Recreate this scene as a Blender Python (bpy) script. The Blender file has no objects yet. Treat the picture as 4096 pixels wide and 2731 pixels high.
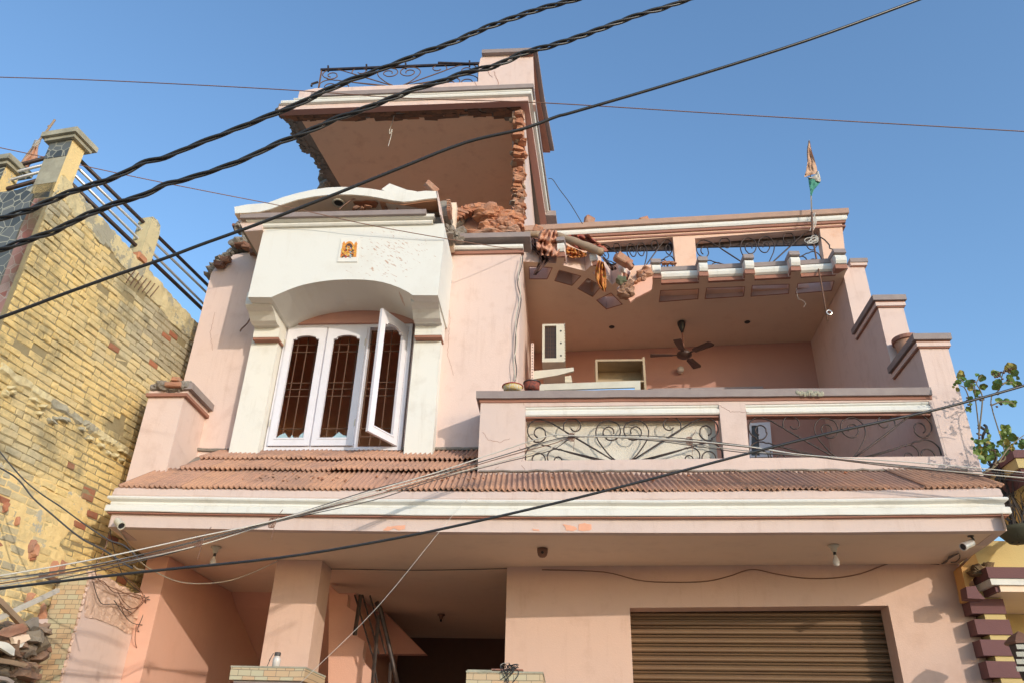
import bpy, bmesh, math, random
import numpy as np
from mathutils import Vector, Matrix, noise
from mathutils.geometry import tessellate_polygon

# ---------------------------------------------------------------- camera, sky, sun, exposure
S = bpy.context.scene
COL = S.collection
CAMROT = [[0.9974701386700271, 0.06701860277759046, 0.023702939550535148],
          [-0.01200147364507739, 0.48741488036237984, -0.8730880247899827],
          [-0.07006630496853172, 0.8705947629540776, 0.4869861102998629]]
FPX = 0.7775485755526254 * 4096
CAMPOS = Vector((0, 0, 1.6))
cam = bpy.data.cameras.new("camera"); camo = bpy.data.objects.new("camera", cam); COL.objects.link(camo)
r_, d_, f_ = [Vector(v) for v in CAMROT]
camo.matrix_world = Matrix(((r_.x, -d_.x, -f_.x, CAMPOS.x), (r_.y, -d_.y, -f_.y, CAMPOS.y), (r_.z, -d_.z, -f_.z, CAMPOS.z), (0, 0, 0, 1)))
cam.sensor_width = 36.0; cam.sensor_fit = 'HORIZONTAL'; cam.lens = 0.7775485755526254 * 36
cam.clip_start = 0.05; cam.clip_end = 2000
S.camera = camo

SUN = Vector((0.81, -1.0, 0.335)).normalized()          # towards the sun
el = math.asin(SUN.z); az = math.atan2(SUN.x, SUN.y)
W = bpy.data.worlds.new("World"); S.world = W; W.use_nodes = True
wn = W.node_tree; bg = wn.nodes["Background"]
sky = wn.nodes.new("ShaderNodeTexSky"); sky.sky_type = 'NISHITA'; sky.sun_disc = False
sky.sun_elevation = el; sky.sun_rotation = az; sky.air_density = 1.25; sky.dust_density = 0.9; sky.ozone_density = 4.0
wn.links.new(sky.outputs[0], bg.inputs[0]); bg.inputs[1].default_value = 0.25
sl = bpy.data.lights.new("sun", 'SUN'); sl.energy = 2.0; sl.angle = math.radians(0.5); sl.color = (1.0, 0.91, 0.79)
so = bpy.data.objects.new("sun", sl); COL.objects.link(so)
so.rotation_euler = SUN.to_track_quat('Z', 'Y').to_euler(); so.location = SUN * 60
S.view_settings.view_transform = 'Standard'; S.view_settings.look = 'None'
S.view_settings.gamma = 1.0; S.view_settings.exposure = 0.25; S.view_settings.use_curve_mapping = False
S.cycles.max_bounces = 8; S.cycles.diffuse_bounces = 5

# ---------------------------------------------------------------- survey helpers
# photo survey: turns a measured direction (photo pixel, 4096 wide) and one known world coordinate into a point
def ray(px, py):
    a = (px - 2048) / FPX; b = (py - 1365.5) / FPX
    return r_ * a + d_ * b + f_
def P(p, Y=None, Z=None, X=None):
    d = ray(p[0], p[1])
    if Y is not None: t = (Y - CAMPOS.y) / d.y
    elif Z is not None: t = (Z - CAMPOS.z) / d.z
    else: t = (X - CAMPOS.x) / d.x
    return CAMPOS + d * t
def PP(pts, **k): return [P(p, **k) for p in pts]
def Pn(p, o, n):
    d = ray(p[0], p[1]); return CAMPOS + d * ((o - CAMPOS).dot(n) / d.dot(n))
def zm(pts, ox, oy, s): return [(ox + x * s, oy + y * s) for x, y in pts]

R = random.Random(7)
def jag(pts, amp, step, seed=0, closed=False):
    """ragged version of a polyline, in whatever units the points are"""
    r = random.Random(seed); out = []; n = len(pts)
    for i in range(n if closed else n - 1):
        a = Vector(pts[i]); b = Vector(pts[(i + 1) % n]); L = (b - a).length; k = max(1, int(L / step))
        t = (b - a).normalized(); nn = Vector((-t.y, t.x)) if len(a) == 2 else None
        for j in range(k):
            p = a.lerp(b, j / k)
            if j or i: 
                if nn is not None: p = p + nn * r.uniform(-amp, amp) + t * r.uniform(-.3, .3) * step
            out.append(p)
    if not closed: out.append(Vector(pts[-1]))
    return out

# ---------------------------------------------------------------- materials
def nd(nt, t, **k):
    n = nt.nodes.new(t)
    for a, v in k.items():
        if isinstance(a, str) and hasattr(n, a): setattr(n, a, v)
    return n
MATS = {}
def newmat(name):
    m = bpy.data.materials.new(name); m.use_nodes = True; nt = m.node_tree
    b = nt.nodes["Principled BSDF"]; MATS[name] = m
    return m, nt, b
def mixc(nt, fac, a, b, mode='MIX'):
    n = nt.nodes.new("ShaderNodeMix"); n.data_type = 'RGBA'; n.blend_type = mode
    if isinstance(fac, (int, float)): n.inputs[0].default_value = fac
    else: nt.links.new(fac, n.inputs[0])
    for i, v in ((6, a), (7, b)):
        if isinstance(v, (tuple, list)): n.inputs[i].default_value = (*v[:3], 1)
        else: nt.links.new(v, n.inputs[i])
    return n.outputs[2]
def tex(nt, scale, detail=6, rough=.6, typ='ShaderNodeTexNoise', sc=None, dist=0):
    tc = nt.nodes.new("ShaderNodeTexCoord"); n = nt.nodes.new(typ)
    src = tc.outputs['Object']
    if sc:
        mp = nt.nodes.new("ShaderNodeMapping"); mp.inputs['Scale'].default_value = sc; nt.links.new(src, mp.inputs[0]); src = mp.outputs[0]
    nt.links.new(src, n.inputs['Vector']); n.inputs['Scale'].default_value = scale
    if typ == 'ShaderNodeTexNoise':
        n.inputs['Detail'].default_value = detail; n.inputs['Roughness'].default_value = rough; n.inputs['Distortion'].default_value = dist
    return n
def ramp(nt, src, a, b, va=0., vb=1.):
    n = nt.nodes.new("ShaderNodeMapRange"); nt.links.new(src, n.inputs[0])
    n.inputs[1].default_value = a; n.inputs[2].default_value = b; n.inputs[3].default_value = va; n.inputs[4].default_value = vb
    return n.outputs[0]
def bump(nt, b, h, strength=.3, dist=.01):
    n = nt.nodes.new("ShaderNodeBump"); n.inputs['Strength'].default_value = strength; n.inputs['Distance'].default_value = dist
    nt.links.new(h, n.inputs['Height']); nt.links.new(n.outputs[0], b.inputs['Normal'])
def plaster(name, col, dirt=(.33, .22, .17), amt=.35, rough=.85, peel=None, peelamt=.0, bmp=.25, streak=.15):
    m, nt, b = newmat(name)
    big = tex(nt, .9, 5, .6); sml = tex(nt, 14, 8, .7); mid = tex(nt, 4, 6, .65)
    c = mixc(nt, ramp(nt, big.outputs[0], .35, .7), col, tuple(min(1, v * k) for v, k in zip(col, (1.06, 1.03, 1.0))))
    c = mixc(nt, ramp(nt, mid.outputs[0], .52, .8, 0, amt * .5), c, dirt)
    st = tex(nt, 3.2, 6, .7, sc=(3.5, 3.5, .35))
    c = mixc(nt, ramp(nt, st.outputs[0], .55, .85, 0, streak), c, dirt)
    c = mixc(nt, ramp(nt, sml.outputs[0], .64, .8, 0, amt * .6), c, dirt)
    if peel:
        pt = tex(nt, 1.7, 9, .72); c = mixc(nt, ramp(nt, pt.outputs[0], .66 - peelamt, .67 - peelamt), c, peel)
    nt.links.new(c, b.inputs['Base Color']); b.inputs['Roughness'].default_value = rough
    fine = tex(nt, 60, 8, .7); wav = tex(nt, 2.2, 3, .5)
    ad = nt.nodes.new("ShaderNodeMath"); ad.operation = 'MULTIPLY_ADD'; nt.links.new(wav.outputs[0], ad.inputs[0]); ad.inputs[1].default_value = 2.5
    nt.links.new(fine.outputs[0], ad.inputs[2]); bump(nt, b, ad.outputs[0], bmp, .012)
    return m
def simple(name, col, rough=.6, metal=0., var=.25, scale=8, dirt=None, bmp=.15, spec=None):
    m, nt, b = newmat(name)
    t = tex(nt, scale, 7, .7)
    d = dirt or tuple(v * .45 for v in col)
    c = mixc(nt, ramp(nt, t.outputs[0], .4, .8, 0, var), col, d)
    nt.links.new(c, b.inputs['Base Color']); b.inputs['Roughness'].default_value = rough; b.inputs['Metallic'].default_value = metal
    if bmp:
        t2 = tex(nt, scale * 5, 6, .7); bump(nt, b, t2.outputs[0], bmp, .006)
    return m
def brickmat(name, cols, attr='rnd', dirtcol=(.09, .08, .05), moss=.0, bmp=.6):
    """colour varies brick by brick through the face attribute"""
    m, nt, b = newmat(name)
    at = nt.nodes.new("ShaderNodeAttribute"); at.attribute_name = attr; at.attribute_type = 'GEOMETRY'
    cr = nt.nodes.new("ShaderNodeValToRGB"); nt.links.new(at.outputs['Fac'], cr.inputs[0])
    e = cr.color_ramp.elements
    while len(e) < len(cols): e.new(.5)
    for i, (p, c) in enumerate(cols): e[i].position = p; e[i].color = (*c, 1)
    t = tex(nt, 9, 9, .75); c = mixc(nt, ramp(nt, t.outputs[0], .5, .75, 0, .55), cr.outputs[0], dirtcol)
    t3 = tex(nt, 1.1, 7, .7)
    if moss: c = mixc(nt, ramp(nt, t3.outputs[0], .5, .62, 0, moss), c, dirtcol)
    nt.links.new(c, b.inputs['Base Color']); b.inputs['Roughness'].default_value = .95
    t2 = tex(nt, 45, 8, .8); bump(nt, b, t2.outputs[0], bmp, .02)
    return m

PINK = plaster("pink_paint", (.675, .52, .455), dirt=(.44, .27, .2), amt=.8, bmp=.25, streak=.45)
PINKD = plaster("pink_paint_worn", (.63, .495, .435), dirt=(.42, .27, .2), amt=.7, streak=.5)
GPINK = plaster("salmon_pink_paint", (.63, .435, .345), dirt=(.46, .27, .19), amt=.8, bmp=.25, streak=.4)
TOPC = plaster("top_room_ceiling_paint", (.87, .57, .38), dirt=(.52, .22, .12), amt=.8, bmp=.1, streak=0)
DUSTP = plaster("brick_dusted_pink_paint", (.74, .50, .37), dirt=(.62, .29, .15), amt=1.1, bmp=.25, streak=.35)
SALMON = plaster("salmon_paint", (.71, .41, .305), dirt=(.45, .2, .12), amt=.3, streak=.1)
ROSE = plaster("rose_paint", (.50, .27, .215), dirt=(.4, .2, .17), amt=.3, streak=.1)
WHITE = plaster("cream_white_paint", (.71, .695, .635), dirt=(.40, .33, .24), amt=.6, bmp=.15, streak=.4)
SOFFIT = plaster("soffit_paint", (.80, .63, .475), dirt=(.42, .27, .18), amt=.35, bmp=.1, streak=0)
CEIL = plaster("room_ceiling_paint", (.66, .50, .37), dirt=(.45, .25, .15), amt=.5, bmp=.1, streak=0)
COPING = simple("grey_brown_coping_paint", (.27, .215, .20), .75, var=.5, scale=6, dirt=(.40, .34, .30))
BROWN = simple("brown_band_paint", (.34, .155, .105), .8, var=.4, scale=5)
TILE = brickmat("corrugated_clay_tile", [(0, (.50, .275, .18)), (.5, (.53, .29, .18)), (1, (.47, .265, .185))], dirtcol=(.24, .15, .12), moss=.5, bmp=.4)
RBRICK = brickmat("broken_red_brick", [(0, (.44, .17, .09)), (.5, (.54, .24, .125)), (1, (.36, .18, .12))], dirtcol=(.42, .30, .22), moss=.55)
MORTAR = simple("grey_mortar", (.27, .235, .195), .98, var=.7, scale=7, dirt=(.13, .10, .08), bmp=1.0)
CEMENT = simple("old_cement", (.42, .39, .29), .95, var=.8, scale=3, dirt=(.14, .13, .09), bmp=.8)
YBRICK = brickmat("yellow_washed_brick", [(0, (.82, .60, .25)), (.45, (.74, .57, .28)), (.75, (.58, .50, .32)), (.93, (.44, .38, .26)), (.97, (.45, .17, .09)), (1, (.36, .13, .07))], dirtcol=(.24, .21, .13), moss=.75, bmp=.8)
YCEM = plaster("weathered_yellow_cement", (.62, .53, .31), dirt=(.20, .18, .12), amt=2.0, bmp=1.0, peel=(.38, .35, .26), peelamt=.12, streak=.5)
YPLAS = plaster("yellow_limewash", (.80, .60, .28), dirt=(.34, .29, .18), amt=1.3, bmp=.9, peel=(.48, .44, .34), peelamt=.10, streak=.3)
IRON = simple("dark_wrought_iron", (.035, .028, .026), .45, .4, var=.6, scale=20, dirt=(.16, .08, .05))
RUST = simple("rusty_grille", (.17, .09, .055), .7, .2, var=.5, scale=15, dirt=(.09, .05, .03))
CABLE = simple("black_cable_rubber", (.022, .021, .020), .33, var=.3, scale=9, dirt=(.06, .055, .05), bmp=.1)
WIREW = simple("white_wire_sheath", (.58, .54, .47), .5, var=.4, scale=9)
WIREB = simple("dark_wire_sheath", (.07, .06, .055), .5, var=.3)
COPPERW = simple("brown_wire_sheath", (.22, .11, .07), .55, var=.3)
WOODW = simple("white_painted_wood", (.74, .72, .76), .5, var=.25, scale=5, dirt=(.42, .38, .36))
WOOD = simple("bare_plywood", (.42, .31, .19), .75, var=.6, scale=3)
POLEW = simple("grey_bamboo", (.36, .25, .16), .7, var=.5, scale=5)
BLACK = simple("black_plastic", (.02, .02, .022), .4, var=.2)
OFFW = simple("off_white_casing", (.60, .56, .45), .45, var=.35, scale=4, dirt=(.3, .24, .16))
SHUT = simple("brown_rolling_steel", (.19, .11, .055), .5, .0, var=.8, scale=3, dirt=(.17, .09, .05), bmp=.1)
DARKROOM = simple("dim_room_wall", (.85, .52, .35), .9, var=.3)
STEEL = simple("bright_steel_pipe", (.68, .66, .63), .3, .6, var=.3, scale=6, dirt=(.25, .2, .17), bmp=0)
GREENM = simple("leaf_green", (.12, .20, .035), .5, var=.5, scale=6, dirt=(.20, .16, .03))
STEM = simple("plant_stem", (.22, .17, .10), .8)
PURPLE = plaster("maroon_paint", (.155, .07, .07), dirt=(.1, .05, .05), amt=.3)
OCHRE = plaster("ochre_yellow_paint", (.56, .43, .19), dirt=(.4, .3, .14), amt=.4)
GLASSB = newmat("window_glass")[0]; _b = GLASSB.node_tree.nodes["Principled BSDF"]; _b.inputs['Base Color'].default_value = (.5, .68, .72, 1); _b.inputs['Roughness'].default_value = .12; _b.inputs['Transmission Weight'].default_value = .35
BULBM = newmat("bulb_glass")[0]; _b = BULBM.node_tree.nodes["Principled BSDF"]; _b.inputs['Base Color'].default_value = (.62, .56, .5, 1); _b.inputs['Roughness'].default_value = .15
MIRR = newmat("mirror_glass")[0]; _b = MIRR.node_tree.nodes["Principled BSDF"]; _b.inputs['Base Color'].default_value = (.75, .85, .9, 1); _b.inputs['Roughness'].default_value = .03; _b.inputs['Metallic'].default_value = 1
def frosted():
    m, nt, b = newmat("frosted_glass_sheet")
    t = tex(nt, 90, 3, .6); t2 = tex(nt, 2, 5, .6)
    c = mixc(nt, ramp(nt, t2.outputs[0], .35, .7), (.66, .60, .49), (.55, .48, .38)); nt.links.new(c, b.inputs['Base Color'])
    b.inputs['Roughness'].default_value = .22; bump(nt, b, t.outputs[0], .8, .01); return m
FROST = frosted()
def stonetile():
    m, nt, b = newmat("beige_stone_tile")
    tc = nd(nt, "ShaderNodeTexCoord"); br = nt.nodes.new("ShaderNodeTexBrick"); mp = nt.nodes.new("ShaderNodeMapping")
    mp.inputs['Rotation'].default_value = (math.radians(90), 0, 0)
    nt.links.new(tc.outputs['Object'], mp.inputs[0]); dn = tex(nt, 2.5, 2); ad = nt.nodes.new("ShaderNodeMix"); ad.data_type = 'RGBA'; ad.blend_type = 'LINEAR_LIGHT'; ad.inputs[0].default_value = .012
    nt.links.new(mp.outputs[0], ad.inputs[6]); nt.links.new(dn.outputs['Color'], ad.inputs[7]); nt.links.new(ad.outputs[2], br.inputs['Vector'])
    br.inputs['Scale'].default_value = 1; br.inputs['Brick Width'].default_value = .11; br.inputs['Row Height'].default_value = .048; br.inputs['Mortar Size'].default_value = .0022
    br.inputs['Color1'].default_value = (.50, .45, .29, 1); br.inputs['Color2'].default_value = (.56, .36, .20, 1); br.inputs['Mortar'].default_value = (.2, .15, .1, 1)
    br.offset = .37; br.squash = .7; br.squash_frequency = 3; br.offset_frequency = 2
    nt.links.new(br.outputs['Color'], b.inputs['Base Color']); b.inputs['Roughness'].default_value = .5
    iv = ramp(nt, br.outputs['Fac'], 0, 1, 1, 0); bump(nt, b, iv, .6, .006); return m
STONE = stonetile()
def crazy(name, c1, c2, grout):
    m, nt, b = newmat(name)
    v = tex(nt, 8.5, typ='ShaderNodeTexVoronoi'); v.feature = 'DISTANCE_TO_EDGE'
    v2 = tex(nt, 8.5, typ='ShaderNodeTexVoronoi')
    g = nt.nodes.new("ShaderNodeSeparateColor"); nt.links.new(v2.outputs['Color'], g.inputs[0])
    c = mixc(nt, g.outputs[0], c1, c2)
    c = mixc(nt, ramp(nt, v.outputs[0], .02, .035, 1, 0), c, grout)
    nt.links.new(c, b.inputs['Base Color']); b.inputs['Roughness'].default_value = .4; return m
SLATE = crazy("slate_crazy_tile", (.06, .065, .06), (.15, .155, .14), (.42, .40, .30))
REDT = crazy("red_crazy_tile", (.34, .12, .08), (.42, .30, .25), (.45, .38, .30))
def clothm(name, a, bcol, sc=12):
    m, nt, b = newmat(name); t = tex(nt, sc, 5, .6, dist=.4)
    nt.links.new(mixc(nt, ramp(nt, t.outputs[0], .38, .62), a, bcol), b.inputs['Base Color']); b.inputs['Roughness'].default_value = .95; return m
CL_PINK = clothm("dusty_pink_cloth", (.60, .33, .22), (.52, .25, .16), 7)
CL_RED = clothm("dusty_red_cloth", (.40, .08, .06), (.30, .13, .07), 8)
CL_GOLD = clothm("gold_print_cloth", (.62, .30, .05), (.42, .10, .06), 24)
CL_DARK = clothm("dark_stained_cloth", (.10, .055, .05), (.17, .09, .07), 9)
FL_OR = clothm("faded_saffron_cloth", (.58, .38, .26), (.50, .30, .19), 6)
FL_WH = clothm("faded_white_cloth", (.55, .52, .46), (.48, .44, .38), 6)
FL_GR = clothm("faded_green_cloth", (.08, .30, .22), (.07, .25, .18), 6)
FL_RED = clothm("faded_orange_red_cloth", (.56, .30, .20), (.45, .28, .20), 6)

# ---------------------------------------------------------------- mesh helpers
class MB:
    def __init__(s): s.v = []; s.f = []; s.a = []; s.m = []; s.mi = 0
    def add(s, vs, fs, rnd=None):
        o = len(s.v); s.v += [tuple(p) for p in vs]
        r = R.random() if rnd is None else rnd
        for q in fs: s.f.append(tuple(o + i for i in q)); s.a.append(r); s.m.append(s.mi)
        return s
    def box(s, a, b, rnd=None):
        x0, y0, z0 = a; x1, y1, z1 = b
        return s.add([(x0, y0, z0), (x1, y0, z0), (x1, y1, z0), (x0, y1, z0), (x0, y0, z1), (x1, y0, z1), (x1, y1, z1), (x0, y1, z1)],
                     [(0, 3, 2, 1), (4, 5, 6, 7), (0, 1, 5, 4), (1, 2, 6, 5), (2, 3, 7, 6), (3, 0, 4, 7)], rnd)
    def panel(s, outer, vec, holes=()):
        """flat outline (with holes) given thickness vec"""
        loops = [[Vector(p) for p in outer]] + [[Vector(p) for p in h] for h in holes]
        pts = [p for l in loops for p in l]; n = len(pts); vec = Vector(vec)
        if holes:
            bm = bmesh.new(); bv = [bm.verts.new(p) for p in pts]; be = []; o = 0
            for l in loops:
                k = len(l); be += [bm.edges.new((bv[o + i], bv[o + (i + 1) % k])) for i in range(k)]; o += k
            for i, v in enumerate(bv): v.index = i
            bmesh.ops.triangle_fill(bm, use_beauty=True, use_dissolve=False, edges=be, normal=vec.normalized())
            tris = [tuple(v.index for v in f.verts) for f in bm.faces]; bm.free()
        else: tris = tessellate_polygon(loops)
        vs = pts + [p + vec for p in pts]; fs = []
        for t in tris: fs.append(tuple(t)); fs.append(tuple(i + n for i in reversed(t)))
        o = 0
        for l in loops:
            k = len(l)
            for i in range(k): a = o + i; b = o + (i + 1) % k; fs.append((a, b, b + n, a + n))
            o += k
        return s.add(vs, fs)
    def tube(s, pts, r, n=8, closed=False, r1=None):
        pts = [Vector(p) for p in pts]; k = len(pts); rings = []
        up = None; vs = []
        for i, p in enumerate(pts):
            a = pts[max(0, i - 1)]; b = pts[min(k - 1, i + 1)]; t = (b - a).normalized()
            if up is None: up = t.orthogonal().normalized()
            up = (up - t * up.dot(t)); up = up.normalized() if up.length > 1e-6 else t.orthogonal().normalized()
            q = t.cross(up); rr = r if r1 is None else r + (r1 - r) * i / (k - 1)
            if callable(r): rr = r(i / (k - 1))
            for j in range(n):
                an = 2 * math.pi * j / n; vs.append(p + up * math.cos(an) * rr + q * math.sin(an) * rr)
        fs = [tuple(range(n))[::-1], tuple((k - 1) * n + j for j in range(n))]
        for i in range(k - 1):
            for j in range(n): fs.append((i * n + j, i * n + (j + 1) % n, (i + 1) * n + (j + 1) % n, (i + 1) * n + j))
        return s.add(vs, fs)
    def profile(s, prof, path, out):
        """prof: closed list of (outward, up) offsets swept along a path; out(i) = outward horizontal vector"""
        n = len(prof); vs = []; k = len(path)
        for i, p in enumerate(path):
            o = out(i) if callable(out) else Vector(out)
            for (a, b) in prof: vs.append(Vector(p) + o * a + Vector((0, 0, b)))
        fs = []
        for i in range(k - 1):
            for j in range(n): fs.append((i * n + j, i * n + (j + 1) % n, (i + 1) * n + (j + 1) % n, (i + 1) * n + j))
        tr = tessellate_polygon([[Vector((a, b, 0)) for a, b in prof]])
        for t in tr: fs.append(tuple(t)); fs.append(tuple((k - 1) * n + i for i in reversed(t)))
        return s.add(vs, fs)
    def lathe(s, prof, c, axis=(0, 0, 1), n=20):
        ax = Vector(axis).normalized(); u = ax.orthogonal().normalized(); w = ax.cross(u); c = Vector(c); vs = []
        for (r, h) in prof:
            for j in range(n): an = 2 * math.pi * j / n; vs.append(c + ax * h + (u * math.cos(an) + w * math.sin(an)) * max(r, 1e-4))
        k = len(prof); fs = []
        for i in range(k - 1):
            for j in range(n): fs.append((i * n + j, i * n + (j + 1) % n, (i + 1) * n + (j + 1) % n, (i + 1) * n + j))
        fs.append(tuple(range(n))[::-1]); fs.append(tuple((k - 1) * n + j for j in range(n)))
        return s.add(vs, fs)
    def brick(s, c, dims, rot=None, seed=None, rough=.12, rnd=None):
        """one rough brick: a bevelled, chipped box"""
        r = random.Random(seed if seed is not None else R.random()); c = Vector(c); M = rot if rot is not None else Matrix.Identity(3)
        L, Wd, H = [d / 2 for d in dims]; vs = []; mn = min(dims)
        bm = bmesh.new(); bmesh.ops.create_cube(bm, size=1)
        for v in bm.verts: v.co = Vector((v.co.x * 2 * L, v.co.y * 2 * Wd, v.co.z * 2 * H))
        bmesh.ops.bevel(bm, geom=list(bm.edges), offset=mn * .12, segments=1, affect='EDGES')
        for v in bm.verts: v.co += Vector([r.uniform(-1, 1) * mn * rough for _ in range(3)])
        bm.verts.index_update(); vs = [M @ v.co + c for v in bm.verts]; fs = [tuple(v.index for v in f.verts) for f in bm.faces]; bm.free()
        return s.add(vs, fs, rnd)
    def rock(s, c, size, seed=0, sub=2, amp=.25, flat=None, rnd=None):
        r = random.Random(seed); bm = bmesh.new(); bmesh.ops.create_icosphere(bm, subdivisions=sub, radius=1)
        off = Vector((r.uniform(0, 99), r.uniform(0, 99), 0)); sz = Vector(size); Mr = Matrix.Rotation(r.uniform(-.6, .6), 3, 'Y') @ Matrix.Rotation(r.uniform(0, 3), 3, 'Z')
        for v in bm.verts:
            d = v.co.copy(); k = 1 + amp * noise.noise(d * 1.3 + off) * 2 + amp * .8 * noise.noise(d * 3.5 + off)
            m = max(abs(d.x), abs(d.y), abs(d.z)); d = d.lerp(d / m, .55) * k
            v.co = Vector((d.x * sz.x, d.y * sz.y, d.z * sz.z))
        bm.verts.index_update(); vs = [Vector(c) + v.co for v in bm.verts]; fs = [tuple(v.index for v in f.verts) for f in bm.faces]; bm.free()
        return s.add(vs, fs, rnd)
    def build(s, name, mats, parent=None, smooth=False, fix=True):
        me = bpy.data.meshes.new(name); me.from_pydata(s.v, [], s.f)
        if not isinstance(mats, (list, tuple)): mats = [mats]
        for m in mats: me.materials.append(m)
        at = me.attributes.new('rnd', 'FLOAT', 'FACE'); at.data.foreach_set('value', s.a)
        if len(mats) > 1: me.polygons.foreach_set('material_index', s.m)
        if fix:
            bm = bmesh.new(); bm.from_mesh(me); bmesh.ops.recalc_face_normals(bm, faces=bm.faces); bm.to_mesh(me); bm.free()
        if smooth: me.polygons.foreach_set('use_smooth', [True] * len(me.polygons))
        me.update(); o = bpy.data.objects.new(name, me); COL.objects.link(o)
        if parent: o.parent = parent; o.matrix_parent_inverse = wm(parent).inverted()
        return o
def wm(o):
    m = o.matrix_basis.copy()
    if o.parent: m = wm(o.parent) @ o.matrix_parent_inverse @ m
    return m
def tag(o, label=None, cat=None, group=None, kind=None):
    if label: o['label'] = label
    if cat: o['category'] = cat
    if group: o['group'] = group
    if kind: o['kind'] = kind
    return o
def thing(name, label, cat, loc=(0, 0, 0), group=None):
    o = bpy.data.objects.new(name, None); COL.objects.link(o); o.location = loc; o.empty_display_size = .1
    return tag(o, label, cat, group)
def lab(o, s): o['label'] = s; return o
def smoothpts(pts, n=6):
    """Catmull-Rom through the points"""
    pts = [Vector(p) for p in pts]; out = []
    for i in range(len(pts) - 1):
        a = pts[max(0, i - 1)]; b = pts[i]; c = pts[i + 1]; d = pts[min(len(pts) - 1, i + 2)]
        for j in range(n):
            t = j / n; out.append(.5 * ((2 * b) + (c - a) * t + (2 * a - 5 * b + 4 * c - d) * t * t + (3 * b - a - 3 * c + d) * t ** 3))
    out.append(pts[-1]); return out
OUTF = Vector((0, -1, 0))     # outward from the street front
# ================================================================ THE STREET
m = MB(); m.add([(-300, -300, 0), (300, -300, 0), (300, 300, 0), (-300, 300, 0)], [(0, 1, 2, 3)])
GROUND = simple("dusty_street", (.34, .25, .18), .95, var=.5, scale=.4)
tag(m.build("street", GROUND, fix=False), kind="structure")

# ================================================================ THE PINK HOUSE
H = thing("pink_house", "damaged pink three storey house with cream arched window bay, clay tile ledge and roller shutter", "house", (-.3, 8.5, 0))
XL, XR = -5.0, 4.37
def sag(x): return -.042 * (1 - ((x + .3) / 4.7) ** 2)
def rough(x, k=.006, o=0.): return k * noise.noise(Vector((x * 1.7, o, 3.1)))

# --- ground floor
m = MB()
def gw(x, z): return Vector((x, 9.64 - .0545 * (x + .76), z))
zl = 3.433; s0 = gw(0, 0)
sl_ = P((2520, 2426), Y=9.52); sr_ = P((3552, 2421), Y=9.42)
m.panel([gw(-.76, 0), gw(4.40, 0), gw(4.40, 3.9), gw(-.76, 3.9)], (0, .26, 0), [[gw(sl_.x, .3), gw(sr_.x, .3), gw(sr_.x, sr_.z), gw(sl_.x, sl_.z)]])
gwall = m.build("ground_floor_wall", GPINK, H)
# roller shutter: horizontal rolled slats
m = MB(); ysh = 0.; zt = sl_.z + .1
prof = []; z = .3; k = 0
while z < zt:
    prof += [(0.022, z), (.022, z + .010), (-.008, z + .013), (-.014, z + .020), (-.008, z + .027), (.024, z + .030), (.024, z + .040), (-.014, z + .044), (-.026, z + .056), (-.028, z + .072), (-.016, z + .088), (.004, z + .094)]; z += .098
prof2 = [(a, b) for a, b in prof]
vs = []; n = len(prof2)
for x in (sl_.x - .06, sr_.x + .1):
    for a, b in prof2: vs.append((x, gw(x, 0).y + .30 + a, b))
m.add(vs, [(i, i + 1, n + i + 1, n + i) for i in range(n - 1)])
sh = m.build("roller_shutter", SHUT, H, smooth=False)

# column
m = MB(); m.box((-3.504, 9.39, 0), (-2.955, 9.82, 3.897)); m.build("porch_column", GPINK, H)
# left side wall of the porch and stair undersides
m = MB(); m.panel([(-4.78, 9.25, 0), (-4.78, 9.25, 3.897), (-4.78, 11.22, 3.897), (-4.78, 11.51, 3.73), (-4.78, 12.73, 3.185), (-4.78, 14.5, 2.3), (-4.78, 14.5, 0)], (-.26, 0, 0)); m.build("side_wall", SALMON, H)
m = MB(); m.panel([(-4.9, 11.2, 3.92), (-4.9, 11.51, 3.732), (-4.9, 12.73, 3.187), (-4.9, 14.5, 2.302), (-4.9, 14.5, 2.1), (-4.9, 11.2, 3.5)][:4] + [(-4.9, 14.5, 3.92)], (1.9, 0, 0)); m.build("stair_underside", SALMON, H)
# stairwell pieces seen behind the column
m = MB()
pts = zm([(598, 820), (668, 892), (740, 898), (733, 990), (803, 1035), (790, 1200), (865, 1250), (850, 1345), (852, 1400), (915, 1470), (915, 1568), (590, 1568)], 1000, 1900, .53)
pz = [P(p, X=-2.95) for p in pts]
m.panel([P(p, Y=10.6) for p in pts], (0, .15, 0)); m.build("stair_wall", SALMON, H)
m = MB(); m.panel([P(p, Y=13.5) for p in zm([(738, 880), (830, 880), (830, 1060), (738, 1000)], 1000, 1900, .53)], (0, .1, 0)); 
m.build("stairwell_lit_patch", PINK, H)  # paler pink panel stands in for the lit patch on the stair wall
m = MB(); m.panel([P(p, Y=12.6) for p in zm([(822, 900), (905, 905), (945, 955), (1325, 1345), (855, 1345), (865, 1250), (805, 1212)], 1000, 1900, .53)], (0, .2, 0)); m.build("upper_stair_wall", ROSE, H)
m = MB(); m.box((-4.7, 15.0, 0), (-.2, 15.2, 3.9)); m.box((-.77, 9.93, 0), (-.6, 15.0, 3.9)); m.build("passage_wall", simple("unlit_passage_wall", (.14, .08, .06), .9), H)

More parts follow.
